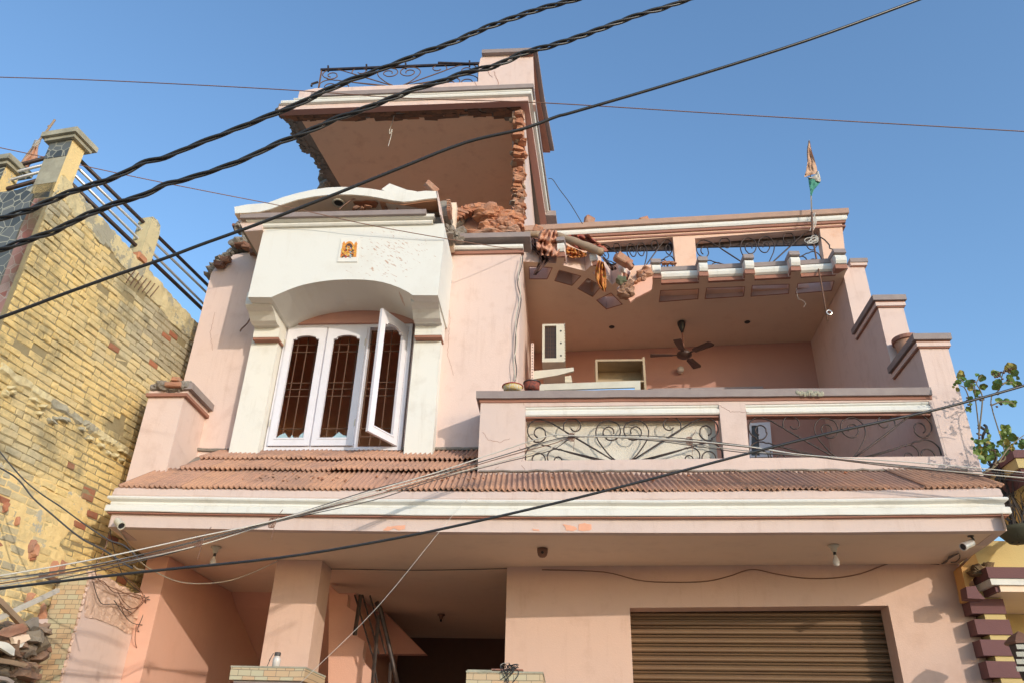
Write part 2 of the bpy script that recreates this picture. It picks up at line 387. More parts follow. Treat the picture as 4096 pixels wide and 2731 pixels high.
# --- the ledge slab over the ground floor
plan = PP([(432, 2106), (448, 2118), (461, 2128), (509, 2170), (567, 2213), (591, 2224)], Z=3.9)
planr = PP([(3836, 2253), (3880, 2225), (3957, 2175), (4009, 2131), (4026, 2107)], Z=3.9)
fr = [Vector((-4.878 + (4.261 + 4.878) * i / 24, 8.03, 3.9)) for i in range(25)]
outer = [Vector((p.x, p.y, 3.9)) for p in plan[::-1]] + fr[0:25] + [Vector((p.x, p.y, 3.9)) for p in planr[::-1]] + [Vector((4.4, 12, 3.9)), Vector((4.4, 15.2, 3.9)), Vector((-5.04, 15.2, 3.9))]
for p in outer: p.z = 3.9 + (sag(p.x) if p.y < 8.2 else 0)
m = MB(); m.panel(outer, (0, 0, .14)); m.build("ledge_slab", SOFFIT, H)
# fascia and its mouldings, swept along the front and round both ends
path = [P((480, 2140), Z=3.9)] + [Vector((-4.88, 8.02, 3.9))]
N = 60
main = [Vector((-4.87 + (4.26 + 4.87) * i / N, 8.0, 3.9)) for i in range(N + 1)]
endL = [Vector((-4.93, 8.55, 3.9)), Vector((-4.89, 8.2, 3.9))]
endR = [Vector((4.275, 8.2, 3.9)), Vector((4.31, 8.55, 3.9))]
fpath = endL + main + endR
def fout(i):
    if i < 2: return Vector((-1, 0, 0))
    if i == 2: return Vector((-.9, -1, 0))
    if i >= len(fpath) - 2: return Vector((1, 0, 0))
    if i == len(fpath) - 3: return Vector((.9, -1, 0))
    return OUTF
def bowed(prof, name, mat, k=.006, o=0):
    m = MB(); n = len(prof); vs = []
    for i, p in enumerate(fpath):
        oo = fout(i); w = rough(p.x, k, o); w2 = .15 * rough(p.x * .7, k, o + 7)
        for a, b in prof: vs.append(Vector(p) + oo * (a + w2) + Vector((0, 0, b + sag(p.x) + w)))
    fs = []
    for i in range(len(fpath) - 1):
        for j in range(n): fs.append((i * n + j, i * n + (j + 1) % n, (i + 1) * n + (j + 1) % n, (i + 1) * n + j))
    fs.append(tuple(range(n))); fs.append(tuple((len(fpath) - 1) * n + j for j in range(n))); m.add(vs, fs)
    return m.build(name, mat, H)
bowed([(-.1, -.003), (.0, -.003), (.0, .128), (.012, .134), (.012, .428), (-.1, .428)], "fascia", PINKD, .003)
bowed([(.0, .130), (.042, .134), (.042, .149), (.0, .149)], "fascia_underline", BROWN, .003)
bowed([(.0, .1505), (.062, .1505), (.066, .158), (.064, .214), (.05, .222), (0.008, .222)], "lower_white_moulding", WHITE, .005, 1)
bowed([(.008, .2235), (.028, .2235), (.034, .24), (.03, .262), (.045, .272), (.066, .286), (.072, .30), (.066, .315), (.05, .322), (.008, .322)], "upper_white_moulding", WHITE, .007, 2)
bowed([(.008, .3235), (.034, .3235), (.04, .34), (.032, .405), (.01, .428), (.008, .428)], "fascia_lip", PINKD, .006, 3)

# --- corrugated clay tiles on the sloping ledge
def tiles(name, x0, x1, y0, z0, y1, z1, skewL=0., skewR=0., seed=1, wob=.01, zoff=0.):
    """rows of corrugated tiles; each tile unit about 36 cm wide with its own small shifts"""
    pitch = .0585; unit = pitch * 6; r = random.Random(seed); m = MB()
    k = int((x1 - x0) / unit) + 1; dirv = Vector((0, y1 - y0, z1 - z0)); nrm = Vector((0, -(z1 - z0), y1 - y0)).normalized(); T = .013
    for u in range(k):
        xa = x0 + u * unit; nn = 36; dz = r.uniform(-wob, wob) * 1.5; dl = r.uniform(-.03, .02) * 1.; tw = r.uniform(-.004, .004)
        top = []; rows = 5
        for j in range(rows):
            t = j / (rows - 1)
            for i in range(nn + 1):
                x = xa + unit * i / nn
                if x > x1 + .001: x = x1
                ph = 2 * math.pi * i * 6 / nn
                h = .0150 * (math.cos(ph) + .2 * math.cos(2 * ph)) + dz * .5 + tw * i / nn
                xx = x + (skewL * (1 - (x - x0) / (x1 - x0)) + skewR * (x - x0) / (x1 - x0)) * t
                chip = (.030 * noise.noise(Vector((x * 7, seed, 0))) + dl * .35) * (1 - t)
                top.append(Vector((xx, y0, z0 + zoff + sag(x) * (1 if y0 < 8.3 else .4))) + dirv * (t + chip) + nrm * (h + .004 * noise.noise(Vector((x * 4, t * 3, seed)))))
        w = nn + 1; L = len(top); vs = top + [p - nrm * T for p in top]; fs = []
        for j in range(rows - 1):
            for i in range(nn): a = j * w + i; fs.append((a, a + 1, a + w + 1, a + w)); fs.append((L + a, L + a + w, L + a + w + 1, L + a + 1))
        for i in range(nn): fs.append((i, L + i, L + i + 1, i + 1)); a = (rows - 1) * w + i; fs.append((a, a + 1, L + a + 1, L + a))
        for j in range(rows - 1): a = j * w; fs.append((a, a + w, L + a + w, L + a)); a += nn; fs.append((a, L + a, L + a + w, a + w))
        m.add(vs, fs, r.random())
    return m.build(name, TILE, H, smooth=True)
tiles("lower_tile_row", -4.86, 4.33, 7.955, 4.335, 8.42, 4.70, .18, -.27, 3, .012)
tiles("middle_tile_row", -4.42, -1.05, 8.33, 4.672, 8.72, 4.935, .1, .03, 5, .01)
tiles("upper_tile_row", -4.36, -1.03, 8.60, 4.905, 8.98, 5.15, .12, .03, 9, .01)
m = MB(); m.panel([(XL + .15, 8.02, 4.25), (XL + .15, 8.98, 5.06), (XL + .15, 8.98, 4.05), (XL + .15, 8.02, 4.05)], (4.1, 0, 0)); m.panel([(-1.02, 8.02, 4.25), (-1.02, 8.36, 4.53), (-1.02, 8.36, 4.05), (-1.02, 8.02, 4.05)], (5.25, 0, 0)); m.build("tile_bed", MORTAR, H)
# grey mortar fillet where the tiles meet the walls
m = MB(); r = random.Random(4)
pts = [Vector((x, 8.352 + r.uniform(-.006, .006), 4.655 + sag(x) * .4 + r.uniform(-.008, .008))) for x in np.arange(-1.0, 4.3, .09)]
m.tube(pts, .012, 6); pts = [Vector((x, 8.955, 5.135 + r.uniform(-.01, .01))) for x in np.arange(-4.6, -1.05, .09)]; m.tube(pts, .022, 6)
m.build("mortar_fillet", MORTAR, H)

# --- first floor front wall (left) with the window opening
WY = 8.97
tl = jag(zm([(205, 425), (245, 370), (300, 335), (335, 312), (400, 300), (520, 290)], 700, 800, .7013), 5, 12, 3)
wx0, wx1, wz0 = -3.74, -2.02, 5.11
archz = lambda x: 6.93 + .25 * (1 - ((x + 2.9) / .95) ** 2)
outer = [P(p, Y=WY) for p in tl] + [Vector((-3.3, WY, 8.12)), Vector((-.63, WY, 8.12)), Vector((-.63, WY, 4.1)), Vector((-5.0, WY, 4.1))]
hole = [Vector((wx0, WY, wz0)), Vector((wx1, WY, wz0)), Vector((wx1, WY, 6.92)), Vector((wx0, WY, 6.92))]
m = MB(); m.panel(outer, (0, .25, 0), [hole]); m.build("upper_front_wall", PINK, H)
# broken brick and mortar crest of that wall
m = MB(); M2 = []; r = random.Random(11)
for i, p in enumerate(jag(zm([(205, 428), (250, 365), (310, 318), (350, 300), (400, 285), (470, 270)], 700, 800, .7013), 3, 15, 5)):
    q = P(p, Y=WY + .1); m.rock(q + Vector((0, 0, -.02)), (.07, .12, .045), i, 2, .3)
for q, sz in (((365, 250), (.13, .1, .08)), ((400, 245), (.1, .1, .07)), ((440, 240), (.12, .1, .09)), ((380, 175), (.08, .1, .06)), ((430, 200), (.12, .1, .07)), ((400, 150), (.09, .1, .04)), ((470, 200), (.12, .12, .1))):
    c = P((700 + q[0] * .7013, 800 + q[1] * .7013), Y=8.95); m.rock(c, sz, int(q[0] + q[1]), 2, .35)
for q in ((375, 262), (360, 155), (415, 268), (290, 345), (455, 300), (255, 372)):
    c = P((700 + q[0] * .7013, 800 + q[1] * .7013), Y=8.9); m2 = MB(); M2.append(m2); m2.brick(c, (.13, .11, .06), Matrix.Rotation(r.uniform(-.3, .3), 3, 'Y'), rough=.3)
cr = m.build("broken_wall_crest", MORTAR, H); SHADEB = brickmat("shaded_red_brick", [(0, (.16, .075, .05)), (1, (.30, .14, .08))])  # crest bricks get a darker red, shade put into the colour
for m2 in M2: m2.build("broken_brick", SHADEB, cr)

# left low pier with a broken coping
m = MB()
Lp = [P(p, Y=8.42) for p in zm([(965, 765), (1150, 735), (1062, 1212), (892, 1200)], 0, 1200, .574)]
a0, a1, zt_, zb_ = Lp[0].x, Lp[1].x, Lp[0].z, 4.2
m.panel([(-5.02, 8.34, zb_), (-4.58, 8.34, zb_), (-4.58, 8.34, 5.56), (-5.02, 8.34, 5.56)], (0, .63, 0)); pier = m.build("left_parapet_pier", PINK, H)
m = MB(); m.box((-5.04, 8.30, 5.56), (-4.535, 8.969, 5.60)); m.build("pier_band", BROWN, pier)
m = MB(); m.box((-5.045, 8.36, 5.601), (-4.56, 8.969, 5.66)); m.build("pier_band_upper", PINK, pier)
m = MB(); m.box((-4.76, 8.32, 5.661), (-4.50, 8.969, 5.745)); m.build("pier_coping", COPING, pier)
m = MB(); r = random.Random(2)
for i in range(9): m.rock((-4.99 + i * .05, 8.33 + r.uniform(0, .05), 5.70 + .02 * math.sin(i)), (.05, .06, .055), i, 2, .25)
for i in range(5): m.rock((-4.9 + i * .06, 8.55, 5.74), (.07, .12, .05), i + 20, 2, .25)
m.build("broken_coping_mortar", MORTAR, pier)
m = MB(); m.brick((-4.72, 8.30, 5.70), (.2, .1, .06), rough=.1); m.brick((-4.70, 8.29, 5.765), (.1, .08, .05), rough=.1); m.build("exposed_brick", RBRICK, pier)

# --- cream window bay
BY = 8.15
fo = zm([(490, 432), (2178, 412), (2186, 470), (2120, 1087), (1882, 1085), (1840, 1055), (1760, 1015), (1680, 985), (1600, 962), (1520, 948), (1430, 940), (1340, 937), (1250, 937), (1150, 941), (1060, 950), (950, 967), (850, 988), (780, 1010), (700, 1040), (630, 1070), (550, 1105), (332, 1103)], 850, 720, .4252)
m = MB(); m.panel([P(p, Y=BY) for p in fo], (0, WY - BY - .004, 0))
def splat():
    m_, nt, b = newmat("mud_spattered_cream_paint")
    tc = nt.nodes.new("ShaderNodeTexCoord"); sp_ = nt.nodes.new("ShaderNodeSeparateXYZ"); nt.links.new(tc.outputs['Object'], sp_.inputs[0])
    c_ = P((1570, 1010), Y=BY)
    vm = nt.nodes.new("ShaderNodeVectorMath"); vm.operation = 'DISTANCE'; nt.links.new(tc.outputs['Object'], vm.inputs[0]); vm.inputs[1].default_value = tuple(c_)
    near = ramp(nt, vm.outputs['Value'], .1, 1.15, .235, .0)
    mp = nt.nodes.new("ShaderNodeMapping"); mp.inputs['Rotation'].default_value = (0, math.radians(-35), 0); mp.inputs['Scale'].default_value = (1, 1, 1)
    nt.links.new(tc.outputs['Object'], mp.inputs[0]); mp2 = nt.nodes.new("ShaderNodeMapping"); mp2.inputs['Scale'].default_value = (11, 1, 46); nt.links.new(mp.outputs[0], mp2.inputs[0])
    n = nt.nodes.new("ShaderNodeTexNoise"); n.inputs['Scale'].default_value = 1.0; n.inputs['Detail'].default_value = 3; n.inputs['Roughness'].default_value = .7; nt.links.new(mp2.outputs[0], n.inputs['Vector'])
    ad = nt.nodes.new("ShaderNodeMath"); ad.operation = 'ADD'; nt.links.new(n.outputs[0], ad.inputs[0]); nt.links.new(near, ad.inputs[1])
    big = tex(nt, 2.5, 6, .65); st = tex(nt, 3, 6, .7, sc=(3, 3, .3))
    c = mixc(nt, ramp(nt, big.outputs[0], .5, .8, 0, .18), (.71, .695, .635), (.45, .36, .25)); c = mixc(nt, ramp(nt, st.outputs[0], .58, .8, 0, .2), c, (.5, .42, .3))
    c = mixc(nt, ramp(nt, ad.outputs[0], .795, .83, 0, .75), c, (.45, .24, .14))
    nt.links.new(c, b.inputs['Base Color']); b.inputs['Roughness'].default_value = .8; f = tex(nt, 50, 6, .7); bump(nt, b, f.outputs[0], .12, .01); return m_
bay = m.build("window_bay_hood", splat(), H)
m = MB(); bl = [(x, archz(x)) for x in np.linspace(-3.86, -1.9, 17)]
m.panel([(x, 8.9, z) for x, z in bl] + [(-1.9, 8.9, 6.88), (-3.86, 8.9, 6.88)], (0, .05, 0)); 
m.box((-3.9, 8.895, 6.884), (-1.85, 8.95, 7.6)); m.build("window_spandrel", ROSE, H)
for nm, xa, xb in (("bay_pillar", -4.108, -3.75), ("bay_pillar", -1.965, -1.62)):
    m = MB(); m.box((xa, 8.80, 4.88), (xb, WY - .003, 6.62)); p_ = m.build(nm, WHITE, H)
    xs = 1 if xa < -3 else -1
    m = MB(); c = [(-.001, 6.60), (.06, 6.60), (.06, 6.66)]
    # stepped and curved bracket that carries the hood
    pr = [(8.80 + .1, 6.56), (8.74, 6.56), (8.74, 6.585), (8.715, 6.60)]
    pr += [(8.70 - .24 * math.sin(t) ** 1.0 - .02, 6.62 + .09 * (1 - math.cos(t))) for t in np.linspace(0.1, 1.5, 6)]
    pr += [(8.44 - .10 * (1 - math.cos(t)), 6.72 + .11 * t) for t in np.linspace(0.1, 1.5, 6)][:6]
    pr = [(8.90, 6.57), (8.735, 6.57), (8.735, 6.61), (8.62, 6.625), (8.60, 6.70), (8.56, 6.735), (8.47, 6.745), (8.42, 6.76), (8.39, 6.80), (8.365, 6.85), (8.32, 6.87), (8.24, 6.88), (8.22, 6.92), (8.90, 6.92)]
    pr = [(8.92, 6.574), (8.700, 6.574), (8.690, 6.70), (8.655, 6.715), (8.60, 6.70), (8.53, 6.715), (8.47, 6.76), (8.42, 6.79), (8.34, 6.80), (8.30, 6.82), (8.29, 6.86), (8.29, 7.0), (8.92, 7.0)]
    x0, x1 = (xa + .05, xb + .03) if xs > 0 else (xa + .02, xb + .02)
    m.panel([(x0, y, z) for y, z in pr], (x1 - x0, 0, 0)); m.build("corbel", WHITE, p_)
    m = MB(); m.box((x0, 8.705, 6.545), (x1, 8.9, 6.572)); m.build("corbel_base_band", BROWN, p_)
# ornament tile on the hood: a generic patterned plaque
m = MB(); q = [P(p, Y=BY - .004) for p in zm([(1212, 556), (1380, 560), (1362, 774), (1172, 775)], 850, 720, .4252)]
m.panel(q, (0, -.008, 0)); pl = m.build("patterned_tile", WHITE, H)
TM = []
for nm, c in (("glaze_orange", (.72, .28, .04)), ("glaze_gold", (.75, .48, .08)), ("glaze_red", (.55, .06, .03)), ("glaze_blue", (.35, .42, .50)), ("glaze_dark", (.10, .05, .03))):
    TM.append(simple(nm, c, .4, var=.3, scale=40, bmp=0))
m = MB(); r = random.Random(5)
def tp(u, v): a = q[3].lerp(q[2], u); b = q[0].lerp(q[1], u); return a.lerp(b, v) + Vector((0, -.0085, 0))
m.mi = 4; m.panel([tp(.14 + .36 * (1 - math.cos(t)), .2 + .62 * math.sin(t) ** .5) for t in np.linspace(0, math.pi, 16)], (0, -.002, 0))
m.mi = 0
for u in (.2, .86): m.panel([tp(u - .075, .2), tp(u + .075, .2), tp(u + .06, .72), tp(u + .08, .78), tp(u, .88), tp(u - .08, .78), tp(u - .06, .72)], (0, -.004, 0))
m.panel([tp(.5 + (.30 if k % 2 else .30) * math.cos(t), .52 + .36 * math.sin(t)) for k, t in enumerate(np.linspace(0, math.pi, 13))] + [tp(.5 + .22 * math.cos(t), .52 + .27 * math.sin(t)) for t in np.linspace(math.pi, 0, 13)], (0, -.005, 0))
for i in range(130):
    u = r.gauss(.53, .24); v = r.gauss(.38, .15)
    if not (.12 < u < .93 and .17 < v < .75): continue
    s_ = r.uniform(.022, .05); m.mi = r.choice((0, 0, 1, 1, 2, 3, 4))
    m.panel([tp(u + s_ * math.cos(t), v + s_ * .9 * math.sin(t)) for t in np.linspace(0, 5.3, 6)], (0, -.006 - i * .00003, 0))
m.build("tile_pattern", TM, pl)
# recessed lamp in the hood's underside
def downlight(c, axis, r, mat, parent, name="recessed_lamp"):
    m = MB(); m.lathe([(r * .6, .0), (r, .0), (r * 1.05, -.012), (r * .75, -.018), (r * .7, .0)], c, axis); o = m.build(name, mat, parent, smooth=True)
    m = MB(); m.lathe([(r * .69, -.004), (r * .69, -.006)], c, axis); m.build("lamp_socket", BLACK, o)
c = P((1386, 1184), Y=8.45); downlight((c.x, 8.47, 7.20), (0, .05, 1), .055, OFFW, H)

# hood cornice
yc = 8.16
def zx(px, py, Y): p = P((px, py), Y=Y); return p
A = zx(1045, 862, yc); B = zx(1782, 860, yc); z0 = zx(1400, 902, yc).z
def ret(path_x0, path_x1, y, z0, z1=None, n=14, back=.7):
    z1 = z0 if z1 is None else z1
    p = [Vector((path_x0, y + back, z0)), Vector((path_x0, y, z0))] + [Vector((path_x0 + (path_x1 - path_x0) * i / n, y, z0 + (z1 - z0) * i / n)) for i in range(1, n + 1)]
    return p
def cornice(name, x0, x1, y, z0, prof, mat, z1=None, n=14, back=.6, right=False, parent=None, wob=.003):
    z1 = z0 if z1 is None else z1
    pth = [Vector((x0, y + back, z0)), Vector((x0, y, z0))] + [Vector((x0 + (x1 - x0) * i / n, y, z0 + (z1 - z0) * i / n + rough(x0 + (x1 - x0) * i / n + z0, wob))) for i in range(1, n)] + [Vector((x1, y, z1))]
    if right: pth.append(Vector((x1, y + back, z1)))
    L = len(pth)
    def out(i):
        if i == 0: return Vector((-1, 0, 0))
        if i == 1: return Vector((-1, -1, 0))
        if right and i == L - 1: return Vector((1, 0, 0))
        if right and i == L - 2: return Vector((1, -1, 0))
        return OUTF
    m = MB(); m.profile(prof, pth, out); return m.build(name, mat, parent or H)
zc = P((1400, 899), Y=BY).z
zc = P((1400, 900), Y=BY - .04).z + .012
cornice("hood_moulding", -4.10, -1.72, BY, zc - .012, [(-.05, 0), (.035, 0), (.05, .02), (.045, .045), (.03, .055), (-.05, .055)], WHITE)
cornice("hood_moulding_upper", -4.10, -1.70, BY, zc + .046, [(-.05, 0), (.055, 0), (.085, .012), (.09, .045), (.06, max(.05, P((1400, 863), Y=BY - .06).z - zc - .048)), (-.05, max(.05, P((1400, 863), Y=BY - .06).z - zc - .048))], WHITE)
zq = P((1400, 862), Y=BY - .13).z
cornice("hood_coping", -4.12, -1.80, BY, zq, [(-.05, 0), (.13, 0), (.135, .068), (-.05, .068)], COPING)
m = MB(); m.box((-4.3, BY + .02, zc + .03), (-1.62, 8.95, zq + .05)); m.build("bay_roof_slab", MORTAR, H)
# right end: mortar rubble where the cornice broke off
m = MB(); r = random.Random(8)
for i in range(26):
    t = i / 25; p = P((1700 + 140 * t + r.uniform(-14, 14), 860 + 100 * t + r.uniform(-18, 18)), Y=8.25 + .5 * t); m.rock(p, (r.uniform(.03, .07), .07, r.uniform(.03, .055)), i + 60, 2, .35)
m.build("crumbled_mortar", MORTAR, H)

# arched concrete canopy strip above the bay
top = zm([(206, 255), (330, 232), (520, 218), (660, 165), (800, 125), (950, 92), (1080, 74), (1200, 68), (1330, 70), (1460, 80), (1560, 96), (1700, 120), (1780, 128), (1880, 118), (2000, 104), (2116, 108)], 850, 720, .4252)
bot = zm([(210, 315), (330, 310), (440, 302), (540, 278), (650, 235), (800, 187), (950, 158), (1080, 143), (1200, 138), (1330, 140), (1460, 152), (1560, 168), (1700, 195), (1800, 207), (1880, 200), (2000, 182), (2118, 170)], 850, 720, .4252)
CY = 8.0
m = MB(); o_ = [P(p, Y=CY) for p in top + bot[::-1]]
m.panel(o_, (0, .8, 0)); can = m.build("arched_canopy", WHITE, H)
m = MB(); o2 = [P(p, Y=CY + .012) + Vector((0, 0, -.003)) for p in bot]
vs = [p for p in o2] + [Vector((p.x, 8.79, p.z)) for p in o2]; n = len(o2)
vs += [v - Vector((0, 0, .012)) for v in vs]; nn = 2 * n
m.add(vs, [(i, i + 1, n + i + 1, n + i) for i in range(n - 1)] + [(nn + i, nn + n + i, nn + n + i + 1, nn + i + 1) for i in range(n - 1)] + [(i, nn + i, nn + i + 1, i + 1) for i in range(n - 1)])
m.build("canopy_underside", SOFFIT, can)
# left cheek of the canopy and the wall behind the gap
m = MB(); ck = [P(p, Y=CY + .1) for p in zm([(215, 318), (440, 305), (470, 415), (470, 470), (300, 488)], 850, 720, .4252)]
m.panel(ck, (0, .55, 0)); m.build("canopy_cheek", PINK, can)
m = MB(); rc = P((2110, 108 + 0), Y=CY)
q = zm([(2104, 108), (2118, 108), (2150, 330), (2138, 330)], 850, 720, .4252); m.panel([P(p, Y=CY) for p in q], (0, .7, 0)); m.build("canopy_end", PINK, can)
m = MB(); m.box((-4.3, 8.80, zc + .1), (-1.55, 8.93, 8.78)); bw = m.build("canopy_back_wall", SOFFIT, H)
m = MB(); hb = [P(p, Y=8.78) for p in jag(zm([(1320, 195), (1530, 195), (1560, 250), (1800, 235), (1830, 250), (2100, 230), (2130, 330), (1380, 330)], 850, 720, .4252), 6, 20, 3, True)]
m.panel(hb, (0, -.02, 0)); m.build("bare_brick_patch", RBRICK, bw)
bwp = [P(p, Y=CY) for p in bot]
def zbot(x):
    for a, b in zip(bwp, bwp[1:]):
        if a.x <= x <= b.x: return a.z + (b.z - a.z) * (x - a.x) / (b.x - a.x)
    return bwp[-1].z
def under(px, py, d=.02):
    z = bwp[8].z
    for _ in range(6): q = P((px, py), Z=z - d); z = zbot(q.x)
    return P((px, py), Z=z - d)
c = under(1355, 812); downlight(c, (0, .05, 1), .085, OFFW, can)
m = MB(); m.panel([under(*p, .018) for p in jag(zm([(1322, 205), (1530, 196), (1560, 225), (1545, 262), (1400, 270), (1340, 245)], 850, 720, .4252), 2, 12, 3, True)], (0, 0, -.006)); m.build("underside_break", simple("dark_orange_break", (.34, .14, .07), .95), can)
m = MB(); m.panel([under(*p, .018) for p in zm([(1570, 205), (1800, 235), (2000, 205), (2110, 195), (2130, 300), (1600, 290)], 850, 720, .4252)], (0, 0, -.006)); m.build("underside_plaster", simple("orange_raw_plaster", (.58, .27, .14), .95), can)
# rubble lying on the bay roof
m = MB(); r = random.Random(21)
for i in range(34):
    p = P((1400 + 340 * (i / 33) + r.uniform(-10, 10), 836 + r.uniform(-10, 6)), Y=8.12 + r.uniform(0, .35)); m.rock(p, (r.uniform(.015, .045), .04, r.uniform(.012, .03)), i + 200, 1, .35)
tag(m.build("rubble", RBRICK), "loose red brick crumbs spilled on the grey ledge under the arched canopy", "rubble", kind="stuff")

# paint peeled off the fascia in orange patches
for k, (pl_, sd) in enumerate(((zm([(882, 1362), (940, 1368), (990, 1385), (995, 1402), (970, 1415), (915, 1410), (900, 1385)], 1800, 1400, .5102), 1), (zm([(1010, 1360), (1040, 1352), (1108, 1362), (1110, 1400), (1095, 1412), (1005, 1412)], 1800, 1400, .5102), 2), (zm([(642, 1396), (700, 1405), (705, 1412), (655, 1412)], 1800, 1400, .5102), 3), (zm([(1002, 412), (1040, 385), (1120, 378), (1172, 372), (1168, 405), (1120, 412), (1085, 398), (1050, 418)], 1000, 1900, .53), 4), (zm([(838, 1400), (862, 1400), (868, 1440), (845, 1450)], 2050, 1500, .9), 5))[:4]):
    m = MB(); m.panel([P(p, Y=7.9965) for p in jag(pl_, 1.3, 8, sd, True)], (0, -.0012, 0)); m.build("peeled_patch", MATS.get("bare_orange_plaster") or simple("bare_orange_plaster", (.80, .40, .26), .9), H)
# hand rail of the staircase
m = MB()
Ys = 10.3
def st_(pts, r_): m.tube([P(p, Y=Ys) for p in zm(pts, 1000, 1900, .53)], r_, 6)
st_([(955, 955), (985, 1010), (1050, 1290), (1075, 1400), (1110, 1568)], .032); 
stair_rail = thing("stair_railing", "dark steel stair railing in the shadowed passage behind the porch column", "railing", tuple(P((1510, 2500), Y=Ys)))
m.build("hand_rail", IRON, stair_rail, smooth=True)
m = MB(); st_([(835, 900), (790, 1205)], .03); m.build("post", IRON, stair_rail); m = MB(); st_([(972, 1050), (925, 1568)], .026); m.build("post", IRON, stair_rail); m = MB(); st_([(1062, 1410), (1052, 1568)], .022); m.build("post", IRON, stair_rail)
for a, b in (((790, 900), (920, 1345)), ((850, 900), (972, 1345)), ((905, 905), (1025, 1345)), ((925, 1345), (960, 1568))):
    m = MB(); st_([a, b], .012); m.build("baluster", IRON, stair_rail)
# --- window: frame, casements, grille, broken glass
FW = 8.93
wl = -3.735; wr = -2.035; wb = 5.115; wt = 6.885
win = MB(); fy0, fy1 = FW, FW + .09
win.box((wl, fy0, wb), (wr, fy1, wb + .045)); win.box((wl, fy0, wt - .05), (wr, fy1, wt))
mul = [wl, wl + (wr - wl) * .333, wl + (wr - wl) * .655, wr]
mw = .05
for i, x in enumerate(mul):
    a = x if i == 0 else (x - mw if i == 3 else x - mw / 2); win.box((a, fy0 + .001, wb + .0455), (a + mw, fy1, wt - .0505))
window = win.build("window", WOODW, H)
def sash(w, h):
    """one casement with a shaped top rail, built in its own plane: x 0..w, y 0..t, z 0..h"""
    t = .038; sx = .088; bt = .10
    ox0, ox1 = sx, w - sx; zt0 = h - .13
    arch = [(ox1, bt), (ox1, zt0 - .05), (ox1 - .04, zt0 - .045), (ox1 - .045, zt0 - .02)]
    arch += [(ox0 + (ox1 - ox0) * (1 - u), zt0 - .018 + .022 * math.sin(math.pi * min(1, max(0, (u - .2) / .6))) ** .45) for u in np.linspace(.22, .78, 9)]
    arch += [(ox0 + .045, zt0 - .02), (ox0 + .04, zt0 - .045), (ox0, zt0 - .05), (ox0, bt)]
    m = MB(); m.panel([(0, 0, 0), (w, 0, 0), (w, 0, h), (0, 0, h)], (0, t, 0), [[(x, 0, z) for x, z in arch]])
    m.panel([(ox0 - .018, -.007, bt - .018), (ox1 + .018, -.007, bt - .018), (ox1 + .018, -.007, bt), (ox0 - .018, -.007, bt)], (0, .006, 0))
    return m, (ox0, ox1, bt)
cw = mul[1] - mul[0] - .05; chh = wt - wb - .105
for i, x in ((0, mul[0] + .045), (1, mul[1] + .022)):
    m, (o0, o1, bt) = sash(cw + .008, chh); o = m.build("casement", WOODW, window)
    o.location = (x, FW - .028, wb + .052)
    m = MB(); g = []
    for a, b_, c in ([(0, .1, .06), (.16, .3, .07), (.42, .42, .0), (.75, .9, .05)] if i == 0 else [(.35, .55, .07), (.55, .75, .02), (.95, 1, .0)]):
        pass
    sh_ = [[(.0, 0), (.12, .045), (.3, .075), (.42, .02), (.45, .0)], [(.5, 0), (.56, .05), (.66, .0)], [(.8, 0), (.86, .05), (1.0, .09), (1.0, 0)]] if i == 0 else [[(.42, 0), (.55, .035), (.68, .085), (.85, .04), (1.0, .03), (1.0, 0)]]
    for s_ in sh_: m.panel([(x + o0 + (o1 - o0) * u, FW - .01, wb + .052 + bt + v) for u, v in s_], (0, .004, 0))
    m.build("broken_pane", GLASSB, window)
# hinges
m = MB()
for x in (mul[0] + .03, mul[1] + cw - .01 + .03):
    for z in (5.42, 6.55): m.tube([(x, FW - .034, z), (x, FW - .034, z + .09)], .007, 6)
m.build("hinge", OFFW, window)
# open casement swung out on its right-hand hinge
m, (o0, o1, bt) = sash(cw + .01, chh); oc = lab(m.build("casement", WOODW, window), "casement swung wide open towards the street")
# open angle measured from photo: free edge near px (1536, 1230..1720)
hx, hy = wr - .05, FW - .01
fe = P((1522, 1700), Z=wb + .09)
ang = math.radians(62)
oc.matrix_world = Matrix.Translation((hx, hy, wb + .052)) @ Matrix.Rotation(ang, 4, 'Z') @ Matrix.Translation((-(cw + .01), 0, 0))
# steel grille behind all three lights
m = MB(); gy = FW + .12
for i in range(3):
    a, b_ = mul[i] + .03, mul[i + 1] - .03; n = 4
    for k in range(5): x = a + (b_ - a) * k / 4; m.tube([(x, gy, wb), (x, gy, wt)], .0065, 6)
for z in (wb + .03, wb + .22, wb + .33, wb + .78, wb + .88, wb + .97, wb + 1.42, wb + 1.53, wt - .05): m.tube([(wl, gy - .006, z), (wr, gy - .006, z)], .0065, 6)
m.build("window_grille", RUST, window)
m = MB(); m.box((-4.9, 11.5, 4.1), (-.85, 11.6, 8.1)); m.box((-4.9, 9.22, 8.0), (-.85, 11.5, 8.1)); m.box((-4.98, 9.22, 4.1), (-4.9, 11.6, 8.1)); m.box((-4.9, 9.22, 4.1), (-.85, 11.6, 4.2)); m.build("bedroom_wall", DARKROOM, H)

# --- moulding on top of the pink wall right of the bay
cornice("wall_moulding", -1.60, -.60, WY, P((1900, 1006), Y=WY).z, [(-.04, 0), (.055, 0), (.07, .02), (.065, .055), (.05, .07), (-.04, .07)], WHITE, n=6, back=.02)
cornice("wall_moulding_band", -1.62, -.59, WY, P((1900, 1020), Y=WY).z, [(-.04, 0), (.03, 0), (.03, .045), (-.04, .045)], BROWN, n=6, back=.02)
cornice("wall_coping", -1.62, -.50, WY, P((1900, 972), Y=WY).z, [(-.25, 0), (.12, 0), (.125, .075), (-.25, .075)], COPING, n=6, back=.02)
